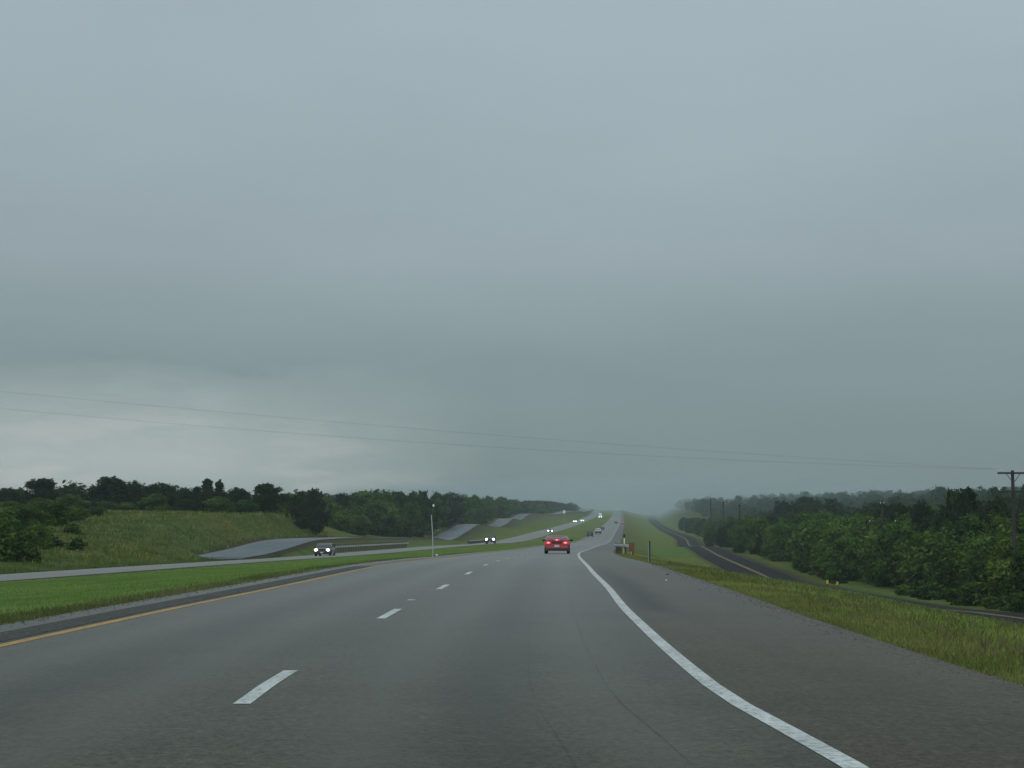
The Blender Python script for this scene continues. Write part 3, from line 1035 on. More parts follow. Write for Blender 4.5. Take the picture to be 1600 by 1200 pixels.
def scatter(fn, n, d0, d1, p=2.0, seed=1, patch=0.0):
    """fn(d) -> (x0, x1); more samples near the camera"""
    r = np.random.default_rng(seed)
    out = []
    while len(out) < n:
        t = r.random()
        d = d0 * (d1 / d0) ** (t ** (1 / p)) if p != 1 else d0 * (d1 / d0) ** t
        x0, x1 = fn(d)
        x = x0 + (x1 - x0) * r.random()
        if abs(x) > d * .34 + 2:
            continue
        if patch and float(vnoise(np.array([x / 2.3]), np.array([d / 2.3]))[0]) + .5 < patch * r.random() * 1.6:
            continue
        out.append((x, d))
    return out


grass('verge_grass', scatter(lambda d: (float(our_r(d)) + .15, float(our_r(d)) + 13), 34000, 12, 190, 1.15, 1), .015, .085, M['blade'], 'short green grass on the slope right of the freeway shoulder', seed=1)
grass('dry_edge_grass', scatter(lambda d: (float(our_r(d)) - .12, float(our_r(d)) + 2.6), 11000, 12, 150, 1.1, 2, 1.2), .02, .11, M['blade_dry'], 'brownish dry grass fringing the right shoulder', seed=2)
grass('dry_seed_grass', scatter(lambda d: (float(our_r(d)) + 1.0, float(our_r(d)) + 9), 2200, 12, 120, 1.1, 3, 1.4), .06, .22, M['blade_dry'], 'taller tan seed heads scattered through the right verge', .007, 4, seed=3)
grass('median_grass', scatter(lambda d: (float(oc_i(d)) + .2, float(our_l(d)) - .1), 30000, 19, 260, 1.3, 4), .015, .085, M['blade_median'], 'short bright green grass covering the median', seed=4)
grass('median_fringe', scatter(lambda d: (float(our_l(d)) - 1.1, float(our_l(d)) + .06), 5000, 18, 150, 1.1, 5, 1.15), .03, .13, M['blade_dry'], 'shaggy darker grass hanging over the median edge of the pavement', seed=5)
grass('field_grass', scatter(lambda d: (float(fl_c(d)) - 55, float(fl_c(d)) - (4.2 if d > FL0 else -.6)), 13000, 95, 330, 1.0, 6, 1.0), 0.05, .28, M['blade_field'], 'rough green grass covering the left field', .018, 4, seed=6, spread=.5, lean=.5)
grass('field_dry_grass', scatter(lambda d: (float(fl_c(d)) - 50, float(fl_c(d)) - 4), 1500, 130, 330, 1.0, 7, 1.2), .1, .5, M['blade_dry'], 'brownish patches of dry grass across the left field', .018, 3, seed=7, spread=.5, lean=.5)


# crumbled gravel and grit along the pavement edges
def grit(name, fn, n, d0, d1, label, seed):
    r = np.random.default_rng(seed)
    VV, QQ = [], []
    base = np.array([(-1, -1, 0), (1, -1, 0), (1, 1, 0), (-1, 1, 0), (-.6, -.5, 1), (.5, -.6, 1), (.6, .5, .9), (-.5, .6, 1)], float)
    quads = np.array([(0, 1, 5, 4), (1, 2, 6, 5), (2, 3, 7, 6), (3, 0, 4, 7), (4, 5, 6, 7)])
    for i in range(n):
        d = d0 * (d1 / d0) ** r.random()
        x, z = fn(d, r)
        s = r.uniform(.004, .013) * (1 + d / 70)
        a = r.random() * 6.28
        P = base * np.array([s, s * r.uniform(.6, 1), s * .8]) * r.uniform(.8, 1.2, (8, 3))
        c, sn = math.cos(a), math.sin(a)
        VV.append(np.stack([P[:, 0] * c - P[:, 1] * sn + x, P[:, 0] * sn + P[:, 1] * c + d, P[:, 2] + z], -1))
        QQ.append(quads + 8 * i)
    me = np_mesh(name, np.concatenate(VV), np.concatenate(QQ), M['grit'])
    tag(link(name, me), label, 'gravel', kind='stuff')


def edge_right(d, r):
    o = 2.8 - abs(r.normal()) * .22 + .06
    return float(wx(d)) + o, float(wz(d)) - .08 * min(1, o / 2.8) + .001 if o < 2.8 else float(wz(d)) - .13


def edge_left(d, r):
    o = -8.6 + abs(r.normal()) * .16 - .04
    return float(wx(d)) + o, float(wz(d)) + .001


grit('roadside_gravel', edge_right, 1300, 11, 70, 'loose gravel and grit along the right pavement edge', 31)
grit('roadside_gravel', edge_left, 800, 18, 80, 'loose gravel and grit along the median pavement edge', 32)

# ------------------------------------------------------------------ vehicles
def vehicle(name, loc, yaw, spec, label, cat, group, pitch=0.0):
    root = empty(name, loc, yaw)
    root.rotation_euler = (pitch, 0, yaw)
    tag(root, label, cat, group)
    L, W, H = spec['L'], spec['W'], spec['H']
    hw = W / 2
    top = lerp_tab(spec['deck'])
    wtab = lerp_tab(spec.get('plan', [(-L / 2, .86), (-L / 2 + .25, .97), (-L * .25, 1), (L * .25, 1), (L / 2 - .35, .95), (L / 2, .80)]))
    base = spec.get('clear', .22)
    wr = spec.get('wheel', .32)
    ax = spec.get('axles', (-L * .30, L * .31))
    ys = sorted(set(list(np.linspace(-L / 2, L / 2, 44)) + [a + s * (wr + .06) for a in ax for s in (-1.0, -.98, .98, 1.0)]))
    rings = []
    for y in ys:
        w = hw * float(wtab(y))
        zt = float(top(y))
        zb = base + .10 * max(0, (abs(y) - L / 2 + .35) / .35)
        for a in ax:
            q = (wr + .06) ** 2 - (y - a) ** 2
            if q > 0:
                zb = max(zb, wr + math.sqrt(q))
        zb = min(zb, zt - .12)
        zm = zb + (zt - zb) * .45
        half = [(w * .80, zb), (w * .97, zb + .02), (w, zm), (w * .985, zt - (zt - zb) * .22), (w * .93, zt - .035), (w * .70, zt), (w * .3, zt + .015)]
        rings.append([(x, y, z) for x, z in half] + [(-x, y, z) for x, z in reversed(half)])
    MB().loft(rings).build('body', M[spec['paint']], root, 30)
    # cabin
    if 'cabin' in spec:
        yb, yr, yf, yt = spec['cabin']           # rear base, rear top, front top, front base
        cw, rw = spec.get('belt', .90) * hw, spec.get('roofw', .72) * hw

        def ring(y, z, f, lift=0.0, grow=0.0):
            w0, w1 = cw + grow, cw + (rw - cw) * f + grow
            zb = float(top(y)) - .06
            return [(w0, y, zb), (w1, y, max(zb + .01, z - .05 * f) + lift), (w1 * .7, y, max(zb + .015, z - .01) + lift),
                    (-w1 * .7, y, max(zb + .015, z - .01) + lift), (-w1, y, max(zb + .01, z - .05 * f) + lift), (-w0, y, zb)]
        rr = []
        for t in np.linspace(0, 1, 6):
            rr.append(ring(yb + (yr - yb) * t, float(top(yb)) + (H - .03 - float(top(yb))) * math.sin(t * math.pi / 2) ** .9, t))
        for t in np.linspace(0, 1, 4)[1:]:
            rr.append(ring(yr + (yf - yr) * t, H - .03 + .03 * math.sin(t * math.pi), 1))
        for t in np.linspace(0, 1, 6)[1:]:
            rr.append(ring(yf + (yt - yf) * t, float(top(yt)) + (H - .03 - float(top(yt))) * math.cos(t * math.pi / 2) ** .9, 1 - t))
        MB().loft(rr).build('windows', M[spec.get('glass', 'glass')], root, 30)
        mb = MB()
        rf = []
        for t in np.linspace(0, 1, 7):
            y = yr - .06 + (yf - yr + .12) * t
            z = H + .03 * math.sin(t * math.pi) - .02
            rf.append([(rw + .015, y, z - .075), (rw * .97, y, z - .02), (rw * .6, y, z + .012), (-rw * .6, y, z + .012), (-rw * .97, y, z - .02), (-rw - .015, y, z - .075)])
        mb.loft(rf)
        for s in (-1, 1):
            pil = [((yt, float(top(yt)) - .02), (yf, H - .05), .045), ((yb, float(top(yb)) - .02), (yr, H - .05), spec.get('cpillar', .075))]
            for yy in spec.get('bpillars', ((yf + yr) / 2,)):
                pil.append(((yy - .05, float(top(yy)) - .03), (yy, H - .05), .035))
            for (y0, z0), (y1, z1), rad in pil:
                n = 5
                pp = []
                for t in np.linspace(0, 1, n):
                    f = math.sin(t * math.pi / 2) ** .9 if y0 != y1 - 0 and abs(y1 - y0) > .2 else t
                    pp.append((s * (cw + (rw - cw) * t + .004), y0 + (y1 - y0) * t, z0 + (z1 - z0) * f))
                mb.tube(pp, rad, 6)
        mb.build('roof', M[spec.get('roofpaint', spec['paint'])], root, 40)
    # wheels
    for a in ax:
        for s in (-1, 1):
            c = (s * (hw - .12), a, wr)
            wheel = MB().lathe_x([(-.10, wr * .62), (-.105, wr * .93), (-.06, wr), (.06, wr), (.105, wr * .93), (.10, wr * .62)], c).build('wheel', M['tyre'], root)
            MB().lathe_x([(s * .03, wr * .6), (s * .095, wr * .63), (s * .07, wr * .45), (s * .085, wr * .14), (s * .09, .01)], c, 14).build('rim', M['rim'], wheel)
    f, b = L / 2, -L / 2
    # front: grille, lamps, plate
    if spec.get('front', True):
        hx, hz = spec.get('head', (hw * .70, spec['deck'][-1][1] - .10))
        lit = spec.get('lights') == 'head'
        for s in (-1, 1):
            MB().ball((s * hx, f - .05, hz), (spec.get('headr', .16), .10, spec.get('headrz', .11)), 12, 8).build('headlight', M['headlamp'] if lit else M['glass_pale'], root)
        mb = MB()
        for k in range(5):
            mb.box((0, f - .01, hz - .09 + k * .045), (hx * 1.15, .06, .02))
        mb.box((0, f - .03, hz), (hx * 1.2, .05, .25))
        mb.build('grille', M['black'], root, 0)
        MB().box((0, f + .0, base + .17), (W * .86, .16, .17), taper=.97).build('front_bumper', M[spec.get('bumper', 'black')], root, 0)
        MB().box((0, f + .09, base + .19), (.32, .02, .16)).build('front_plate', M['plate'], root, 0)
    # rear: lamps, bumper, plate
    tz = spec.get('tail', spec['deck'][0][1] - .16)
    tw, th = spec.get('tails', (.26, .14))
    on = spec.get('lights') == 'brake'
    for s in (-1, 1):
        tl = MB().box((s * (hw * .84 - tw / 2 + .02), b + .02, tz), (tw, .10, th), taper=.94).build('tail_light', M['brakelamp' if on else 'taillens'], root, 0)
        if on:
            MB().ball((s * (hw * .84 - tw / 2 + .03), b - .03, tz), (tw * .27, .03, th * .36), 10, 6).build('bulb', M['brakecore'], tl)
    MB().box((0, b + .0, base + .19), (W * .90, .18, .2), taper=.97).build('rear_bumper', M[spec.get('bumper', 'black')], root, 0)
    MB().box((0, b - .05 if not spec.get('plate_up') else b - .01, spec.get('platez', base + .40)), (.36, .03, .16)).build('rear_plate', M['plate'], root, 0)
    # mirrors
    if 'cabin' in spec:
        for s in (-1, 1):
            mb = MB().ball((s * (hw + .09), spec['cabin'][3] - .30, float(top(spec['cabin'][3])) + .08), (.12, .07, .085), 8, 6)
            mb.tube([(s * (hw * .88), spec['cabin'][3] - .28, float(top(spec['cabin'][3])) + .02), (s * (hw + .06), spec['cabin'][3] - .3, float(top(spec['cabin'][3])) + .06)], .025, 6)
            mb.build('mirror', M['black'], root)
    for fn in spec.get('extra', ()):
        fn(root, spec, hw, f, b)
    return root


def road_frame(d, off, oncoming=False):
    """position, yaw and pitch on a carriageway; off = metres from our white line, or from the oncoming inner edge"""
    if oncoming:
        fx = lambda q: float(oc_i(q)) - off
        fz = lambda q: float(oc_z(q)) - off * .031
    else:
        fx = lambda q: float(wx(q)) + off
        fz = lambda q: float(wz(q)) - max(0, off) * .03
    e = 2.0
    dx, dz = fx(d + e) - fx(d - e), fz(d + e) - fz(d - e)
    yaw = -math.atan2(dx, 2 * e)
    pitch = math.atan2(dz, 2 * e)
    if oncoming:
        yaw += math.pi
        pitch = -pitch
    return Vector((fx(d), d, fz(d) + .006)), yaw, pitch


def deck_coupe(root, spec, hw, f, b):
    # black panel between the lamps, wing spoiler with the lit third brake lamp
    MB().box((0, b + .02, .80), (hw * 1.0, .09, .13)).build('rear_panel', M['black'], root, 0)
    mb = MB()
    mb.loft([[(x, b + .02, .955 + zz), (x, b + .02, .995 + zz), (x, b + .30, 1.01 + zz), (x, b + .32, .985 + zz)] for x, zz in ((-hw * .90, -.07), (-hw * .84, .0), (-hw * .4, .03), (hw * .4, .03), (hw * .84, .0), (hw * .90, -.07))])
    for s in (-1, 1):
        mb.box((s * hw * .66, b + .18, .96), (.06, .18, .10))
    mb.build('spoiler', M['red'], root, 0)
    bl = MB().box((0, b + .03, 1.0), (.42, .07, .10), taper=.9).build('brake_light', M['brakelamp'], root, 0)
    MB().ball((0, b - .01, 1.0), (.09, .03, .045), 10, 6).build('bulb', M['brakecore'], bl)


def dark_valance(root, spec, hw, f, b):
    MB().box((0, b + .05, .30), (hw * 1.90, .28, .20)).build('rear_valance', M['black'], root, 0)


COUPE = dict(L=4.65, W=1.88, H=1.30, paint='red', glass='glass_pale', clear=.20, wheel=.33,
             deck=[(-2.33, .86), (-2.2, .95), (-1.3, .98), (-.9, .98), (.9, .94), (1.9, .80), (2.33, .60)],
             cabin=(-1.75, -.65, .35, 1.15), lights='brake', tails=(.40, .17), tail=.80, platez=.56, roofw=.66, bumper='red', extra=(deck_coupe, dark_valance))
SEDAN = dict(L=4.8, W=1.82, H=1.43, paint='taupe', glass='glass_pale', wheel=.32,
             deck=[(-2.4, .86), (-2.25, .98), (-1.3, 1.02), (.9, .98), (1.9, .88), (2.4, .70)], cabin=(-1.9, -1.0, .25, 1.2), lights='head', roofw=.76, head=(.66, .70))
SUV = dict(L=4.7, W=1.95, H=1.80, paint='ink', clear=.30, wheel=.38, deck=[(-2.35, 1.05), (-2.2, 1.10), (.9, 1.10), (2.1, 1.06), (2.35, .95)],
           cabin=(-2.3, -2.1, .35, 1.05), roofw=.86, belt=.94, tails=(.16, .34), tail=1.0, platez=.8, bpillars=(-.3, -1.2))
PICKUP = dict(L=5.6, W=2.0, H=1.88, paint='ink', clear=.36, wheel=.40, deck=[(-2.8, 1.05), (-2.7, 1.10), (1.0, 1.12), (2.5, 1.10), (2.8, .98)],
              cabin=(-.55, -.35, .55, 1.25), roofw=.84, belt=.93, tails=(.16, .34), tail=.95, head=(.72, .88), headr=.17, headrz=.13)


def pickup_bed(root, spec, hw, f, b):
    mb = MB()
    mb.box((0, (b - .45) / 2 - .0, 1.13), (hw * 1.62, abs(b) - .75, .03))
    mb.build('bed_cover', M['black'], root, 0)


def bars(root, spec, hw, f, b):
    mb = MB()
    mb.tube([(-hw * .5, f + .12, .5), (-hw * .5, f + .14, .95), (hw * .5, f + .14, .95), (hw * .5, f + .12, .5)], .035, 8)
    mb.build('brush_guard', M['black'], root)


def camper(root, spec, hw, f, b):
    rr = []
    for y, k in ((b + .05, 1), (b + .3, 1.0), (-.75, 1.0), (-.62, .97)):
        rr.append([(s * x * hw * k, y, z) for s, x, z in
                   [(1, .93, 1.08), (1, .92, 1.45), (1, .86, 1.72), (1, .66, 1.88), (1, .3, 1.94), (-1, .3, 1.94), (-1, .66, 1.88), (-1, .86, 1.72), (-1, .92, 1.45), (-1, .93, 1.08)]])
    shell = MB().loft(rr).build('camper_shell', M['white_paint'], root, 30)
    for s in (-1, 1):
        MB().box((s * hw * .36, b + .03, 1.52), (hw * .54, .05, .36), taper=.9).build('shell_window', M['black'], shell, 0)
        MB().box((s * hw * .92, (b - .65) / 2, 1.48), (.03, 1.5, .30)).build('shell_window', M['black'], shell, 0)


G_SAME, G_ONC = 'vehicles driving away on the freeway', 'oncoming vehicles with headlights on'
p, y, q = road_frame(129, -5.42 + .55)
p.x = at(871, 864, 129).x
vehicle('sports_coupe', p, y, COUPE, 'red sports coupe with brake lights lit, largest vehicle on the road ahead', 'car', G_SAME, q)
p, y, q = road_frame(545, -7.1)
vehicle('sport_utility', p, y, dict(SUV, paint='teal', H=1.85), 'dark boxy utility vehicle directly behind the white-topped pickup', 'car', G_SAME, q)
p, y, q = road_frame(607, -5.6)
vehicle('pickup_truck', p, y, dict(PICKUP, paint='navy', extra=(camper,)), 'navy pickup with rounded white camper shell and two dark rear windows', 'truck', G_SAME, q)
p, y, q = road_frame(720, -6.0)
vehicle('sedan_car', p, y, dict(SEDAN, paint='ink', lights=None, glass='glass'), 'small dark car just ahead of the white camper pickup', 'car', G_SAME, q)
p, y, q = road_frame(1010, -1.9)
vehicle('sedan_car', p, y, dict(SEDAN, paint='ink', lights=None, glass='glass', H=1.5), 'dark car in the right lane far ahead beside the shoulder', 'car', G_SAME, q)
p, y, q = road_frame(1000, 1.9)
vehicle('sedan_car', p, y, dict(SEDAN, paint='red', lights='brake', tails=(.5, .42), tail=.86, W=1.95), 'far red car on the right shoulder with glaring brake lights', 'car', G_SAME, q)

p, y, q = road_frame(194, 5.2, True)
p.x = at(508, 866, 194).x
vehicle('sedan_car', p, y + R(3), dict(SEDAN, headr=.19, headrz=.14), 'taupe sedan with bright headlights coming past the left guardrail', 'car', G_ONC, q)
p, y, q = road_frame(378, 4.5, True)
p.x = at(767, 848, 378).x
vehicle('pickup_truck', p, y, dict(PICKUP, headr=.25, headrz=.24, lights='head', head=(.74, 1.0), extra=(pickup_bed, bars)), 'black pickup with headlights on, second oncoming vehicle behind the taupe sedan', 'truck', G_ONC, q)
p, y, q = road_frame(655, 4.2, True)
p.x = at(860, 828, 655).x
vehicle('sedan_car', p, y, dict(SEDAN, paint='ink', headr=.26, headrz=.24), 'tiny dark oncoming car alone on the curve with twin headlights', 'car', G_ONC, q)
p, y, q = road_frame(1130, 6.6, True)
vehicle('sedan_car', p, y, dict(SEDAN, paint='ink', headr=.32, headrz=.30), 'lower left car of the far oncoming pair', 'car', G_ONC, q)
p, y, q = road_frame(1180, 3.0, True)
vehicle('sedan_car', p, y, dict(SEDAN, paint='silver', headr=.32, headrz=.30), 'upper right car of the far oncoming pair', 'car', G_ONC, q)


def semi(loc, yaw, pitch, label, lights, group):
    root = empty('semi_truck', loc, yaw)
    root.rotation_euler = (pitch, 0, yaw)
    tag(root, label, 'truck', group)
    tr = MB()
    tr.box((0, -3.6, 2.55), (2.55, 13.0, 2.85))
    tr.box((0, -3.6, 1.05), (1.1, 12.5, .2))
    t = tr.build('trailer', M['white_paint'], root, 0)
    mb = MB()
    for k in range(9):
        mb.box((0, -9.8 + k * 1.5, 2.55), (2.58, .05, 2.8))
    mb.build('ribs', M['silver'], t, 0)
    cab = MB()
    cab.loft([[(s * x, yy, z) for s, x, z in [(1, 1.15, .6), (1, 1.2, 1.6), (1, 1.15, zt), (-1, 1.15, zt), (-1, 1.2, 1.6), (-1, 1.15, .6)]] for yy, zt in ((3.2, 3.7), (4.6, 3.5), (5.3, 2.9), (5.6, 2.0), (6.9, 1.85), (7.2, 1.6))])
    cab.build('cab', M['white_paint'], root, 30)
    MB().box((0, 5.47, 2.45), (2.05, .12, .75), Matrix.Rotation(R(-18), 3, 'X')).build('windscreen', M['glass'], root, 0)
    MB().box((0, 7.2, 1.15), (1.2, .1, .9)).build('grille', M['galv'], root, 0)
    MB().box((0, 7.2, .55), (2.4, .25, .35)).build('bumper', M['galv'], root, 0)
    for s in (-1, 1):
        MB().ball((s * .95, 7.15, 1.05), (.34, .12, .30) if lights else (.18, .1, .14), 10, 7).build('headlight', M['headlamp'] if lights else M['glass_pale'], root)
        MB().tube([(s * 1.15, 3.3, 1), (s * 1.15, 3.3, 4.0)], .09, 8).build('exhaust_stack', M['galv'], root)
        for a in (6.3, 2.6, 1.4, -8.2, -9.4):
            MB().lathe_x([(-.16, .3), (-.17, .48), (.17, .48), (.16, .3)], (s * 1.05, a, .5), 16).build('wheel', M['tyre'], root)
        MB().box((s * .9, -10.12, 1.25), (.35, .05, .18)).build('tail_light', M['taillens'], root, 0)
    return root


p, y, q = road_frame(1500, 3.0, True)
p.x = at(938, 803, 1500).x
semi(p, y, q, 'white semi truck with headlights coming over the misty crest', True, G_ONC)
p, y, q = road_frame(2050, -1.9)
semi(p, y, q, 'pale semi truck nearly lost in mist at the end of the road', False, G_SAME)


# ------------------------------------------------------------------ guardrails
def guardrail(pts, label, post_mat='post_wood', spacing=1.9, group='guardrails', post_h=.78, heavy=.10):
    """pts: polyline of ground points; a W-beam on posts"""
    pts = [Vector(p) for p in pts]
    root = empty('guardrail', pts[0])
    tag(root, label, 'guardrail', group)
    o = pts[0]
    prof = [(.0, .84), (.05, .80), (.0, .755), (.0, .72), (.05, .675), (.0, .63), (-.012, .63), (.035, .675), (-.012, .72), (-.012, .755), (.035, .80), (-.012, .84)]
    rings = []
    for i, p in enumerate(pts):
        t = (pts[min(i + 1, len(pts) - 1)] - pts[max(i - 1, 0)])
        t.z = 0
        t.normalize()
        nrm = Vector((t.y, -t.x, 0))
        rings.append([p - o + nrm * (a * SIDE[0]) + Vector((0, 0, z)) for a, z in prof])
    MB().loft(rings).build('beam', M['galv'], root, 30)
    # posts, each on its own
    acc = 0.0
    seg = 0
    L = sum((pts[i + 1] - pts[i]).length for i in range(len(pts) - 1))
    s = .3
    while s < L - .2:
        q, i = s, 0
        while q > (pts[i + 1] - pts[i]).length:
            q -= (pts[i + 1] - pts[i]).length
            i += 1
        t = (pts[i + 1] - pts[i]).normalized()
        c = pts[i] + t * q - o
        nrm = Vector((t.y, -t.x, 0)) * SIDE[0]
        rot = Matrix.Rotation(math.atan2(-t.x, t.y), 3, 'Z')
        mb = MB()
        mb.box(c - nrm * .20 + Vector((0, 0, post_h / 2 - .1)), (heavy * 1.6, heavy * 1.5, post_h + .35), rot)
        mb.box(c - nrm * .07 + Vector((0, 0, .735)), (.14, heavy * 1.3, .30), rot)
        mb.build('post', M[post_mat], root, 0)
        s += spacing
    return root


SIDE = [1]
pts = []
for d in np.linspace(226, 292, 34):
    x = float(oc_o(d)) - .25
    pts.append((x, d, gz(x, d) + .05))
guardrail(pts, 'long guardrail on dark posts beyond the oncoming lanes behind the taupe sedan', heavy=.13, post_h=1.0)
pts = []
for d in np.linspace(405, 455, 20):
    x = float(oc_o(d)) - .25
    pts.append((x, d, gz(x, d) + .05))
guardrail(pts, 'distant guardrail beside the oncoming lanes behind the black pickup')
# right shoulder: the end flares away from traffic, then the rail runs along the shoulder
SIDE = [-1]
pts = []
for t in np.linspace(0, 1, 10):
    d = 146 + 6 * t
    x = float(our_r(d)) + .25 + 1.25 * (1 - t) ** 2
    pts.append((x, d, gz(x, d) + .02))
for d in np.linspace(154, 182, 15):
    x = float(our_r(d)) + .12
    pts.append((x, d, gz(x, d) + .02))
guardrail(pts, 'short guardrail with a flared end on the right freeway shoulder', 'post_wood', 1.9, post_h=.74, heavy=.10)

# striped object marker at the flared end
x, d = at(986, 856, 146).x, 145.4
root = empty('object_marker', (x, d, gz(x, d)))
tag(root, 'orange and black diagonally striped marker panel beside the flared guardrail end', 'marker')
MB().tube([(0, .03, -.2), (0, .03, 1.0)], .03, 8).build('post', M['galv'], root)
pn = MB().box((0, 0, .70), (.46, .02, .72)).build('panel', M['dark_sheet'], root, 0)
mb = MB()
for k in range(-3, 5):
    z0 = .70 + k * .17
    poly = [(-.228, z0 - .20), (.228, z0 + .20), (.228, z0 + .285), (-.228, z0 - .115)]
    poly = [(a, min(1.055, max(.345, z))) for a, z in poly]
    if max(z for a, z in poly) - min(z for a, z in poly) > .02:
        mb.add([(a, -.014, z) for a, z in poly] + [(a, -.011, z) for a, z in poly], [(0, 1, 2, 3), (7, 6, 5, 4), (0, 4, 5, 1), (1, 5, 6, 2), (2, 6, 7, 3), (3, 7, 4, 0)])
mb.build('stripes', M['orange'], pn, 0)
# pale delineator with a black cap behind the rail
x, d = at(975.5, 850, 156).x, 156
root = empty('delineator_post', (x, d, gz(x, d)))
tag(root, 'pale delineator post with black cap rising behind the right guardrail', 'marker post')
MB().box((0, 0, .75), (.11, .06, 1.5), taper=.9).build('stake', M['white_sheet'], root, 0)
MB().box((0, -.01, 1.62), (.17, .09, .34), taper=.85).build('cap', M['black'], root, 0)

# dark marker post at the edge of the right shoulder, its pale thin whip above
x, d = at(1014.5, 873, 83).x, 83
root = empty('marker_post', (x, d, gz(x, d)))
tag(root, 'dark upright marker post standing in the grass right of the shoulder', 'marker post')
MB().box((.02, 0, .42), (.075, .06, 1.24)).build('post', M['grey_post'], root, 0)
MB().tube([(-.035, .05, -.2), (-.035, .05, 1.0)], .018, 8).build('stake', M['pale_post'], root)

# tall thin pole in the median
x, d = at(676.5, 859, 92).x, 92
root = empty('sign_pole', (x, d, gz(x, d)))
H = at(676, 787, 92).z - gz(x, d)
tag(root, 'tall thin pale pole in the median with a small white reflector on top', 'pole')
mb = MB().tube([(0, 0, -.3), (-.02, 0, H * .45), (-.09, 0, H * .80)], [.026, .026, .024], 8)
mb.build('pole', M['pale_post'], root)
MB().tube([(-.09, 0, H * .80), (-.075, 0, H * .98)], .014, 6).build('rod', M['black'], root)
MB().ball((.02, -.02, H * .965), (.055, .04, .075), 10, 8).build('reflector', M['paper'], root)
MB().tube([(-.075, 0, H * .93), (.02, 0, H * .95)], .010, 6).build('bracket', M['black'], root)

# white sign far up the oncoming side
x, d = at(881.5, 800, 1080).x, 1080
root = empty('road_sign', (x, d, gz(x, d)))
tag(root, 'small white sign far away beside the oncoming lanes', 'sign')
zt = at(881, 797.2, 1080).z - gz(x, d)
MB().tube([(0, .06, -.3), (0, .06, zt)], .06, 8).build('post', M['galv'], root)
MB().box((0, 0, zt - 1.0), (1.3, .04, 2.0)).build('panel', M['white_sheet'], root, 0)

# yellow marker posts on the far verge of the right frontage road
for (px, row), lab in zip(((1293, 918), (1308.5, 923)), ('left one of two short yellow marker posts on the frontage verge', 'right one of two short yellow marker posts on the frontage verge')):
    p = at(px, row, 212)
    root = empty('marker_post', (p.x, 212, gz(p.x, 212)))
    tag(root, lab, 'marker post', 'yellow marker posts')
    h = max(.6, at(px, row - 11.5, 212).z - gz(p.x, 212))
    MB().tube([(0, 0, -.3), (0, 0, h * .45)], .045, 8).build('stake', M['grey_post'], root)
    MB().tube([(0, 0, h * .40), (0, 0, h * .98), (0, 0, h)], [.14, .14, .08], 10).build('sleeve', M['yellow_tube'], root)


# ------------------------------------------------------------------ utility poles and cables
def utility_pole(x, d, top, arms, label, yaw=0.0, r=.16, braces=True):
    zb = gz(x, d)
    root = empty('utility_pole', (x, d, zb), yaw)
    tag(root, label, 'utility pole', 'utility poles along the right')
    h = top - zb
    MB().tube([(0, 0, -.6), (0, 0, h * .5), (0, 0, h)], [r * 1.15, r, r * .82], 12).build('pole', M['pole_wood'], root)
    for dz, half, ins in arms:
        z = h - dz
        a = MB().box((0, -.2, z), (half * 2, .12, .15)).build('crossarm', M['pole_wood'], root, 0)
        if braces:
            mb = MB()
            for s in (-1, 1):
                mb.tube([(s * half * .45, -.2, z - .05), (s * .05, -.17, z - .75)], .03, 6)
            mb.build('brace', M['grey_post'], a)
        for k in ins:
            MB().lathe_x([(-.04, .02), (-.02, .06), (.0, .07), (.03, .05), (.12, .045), (.14, .02)], (0, 0, 0), 10)
            mb = MB().tube([(k * half, -.2, z + .07), (k * half, -.2, z + .15), (k * half, -.2, z + .24), (k * half, -.2, z + .30)], [.02, .06, .07, .03], 8)
            mb.build('insulator', M['ceramic'], a)
    return root


P1 = at(1582, 735, 140)
utility_pole(P1.x, 140, P1.z, [(.22, 1.26, (-.95, -.78, .8, .95)), (1.72, 1.30, (-.9, .9))], 'near utility pole with two crossarms rising out of the trees at the right edge')
P2 = at(1378, 785, 220)
utility_pole(P2.x, 220, P2.z, [(.25, .35, (-.6, .6)), (2.55, 1.65, (-.98, .98))], 'utility pole with low crossarm and pale insulators standing among the right trees', braces=False)
for px, top, d, lab in ((1155.5, 788, 400, 'right one of three far utility poles above the right belt'), (1130, 783.5, 480, 'middle one of three far utility poles above the right belt'),
                        (1110.5, 779, 560, 'left and tallest-looking of three far utility poles above the right belt')):
    p = at(px, top, d)
    utility_pole(p.x, d, p.z, [(.3, .55, (-.8, .8))], lab, r=.2, braces=False)
    for k in (-1.2, 1.8):
        plant(random.choice(['mesq0', 'mesq1', 'dark0']), p.x + k, d - 10 - 3 * k, random.uniform(5.5, 6.8), 'green tree hiding the foot of a far utility pole', 'tree', 'front row of trees right of the frontage road', .8)


def cable(a, b, sag, label):
    pts = []
    a, b = Vector(a), Vector(b)
    for t in np.linspace(0, 1, 60):
        p = a.lerp(b, t)
        p.z -= sag * 4 * t * (1 - t)
        pts.append(p)
    o = MB().tube(pts, .0055, 6).build('power_line', M['wire'])
    tag(o, label, 'power line', 'power lines across the sky')


a1, a2 = at(-340, 577, 122), at(-340, 604, 124)
arm = P1.z - .22 + .30
cable(a1, (P1.x - 1.26 * .95, 139.8, arm), .55, 'upper of two thin cables crossing the sky to the near utility pole')
cable(a2, (P1.x - 1.26 * .78, 139.8, arm), .95, 'lower of two thin cables crossing the sky to the near utility pole')
lp = empty('utility_pole', (a1.x, 123, gz(a1.x, 123)))
tag(lp, 'wooden utility pole carrying the two cables far left beyond the oncoming lanes', 'utility pole')
MB().tube([(0, 0, -.6), (0, 0, a1.z - lp.location.z + .2)], [.18, .14], 12).build('pole', M['pole_wood'], lp)
MB().box((0, 0, a1.z - lp.location.z - .05), (.12, 2.4, .14)).build('crossarm', M['pole_wood'], lp, 0)

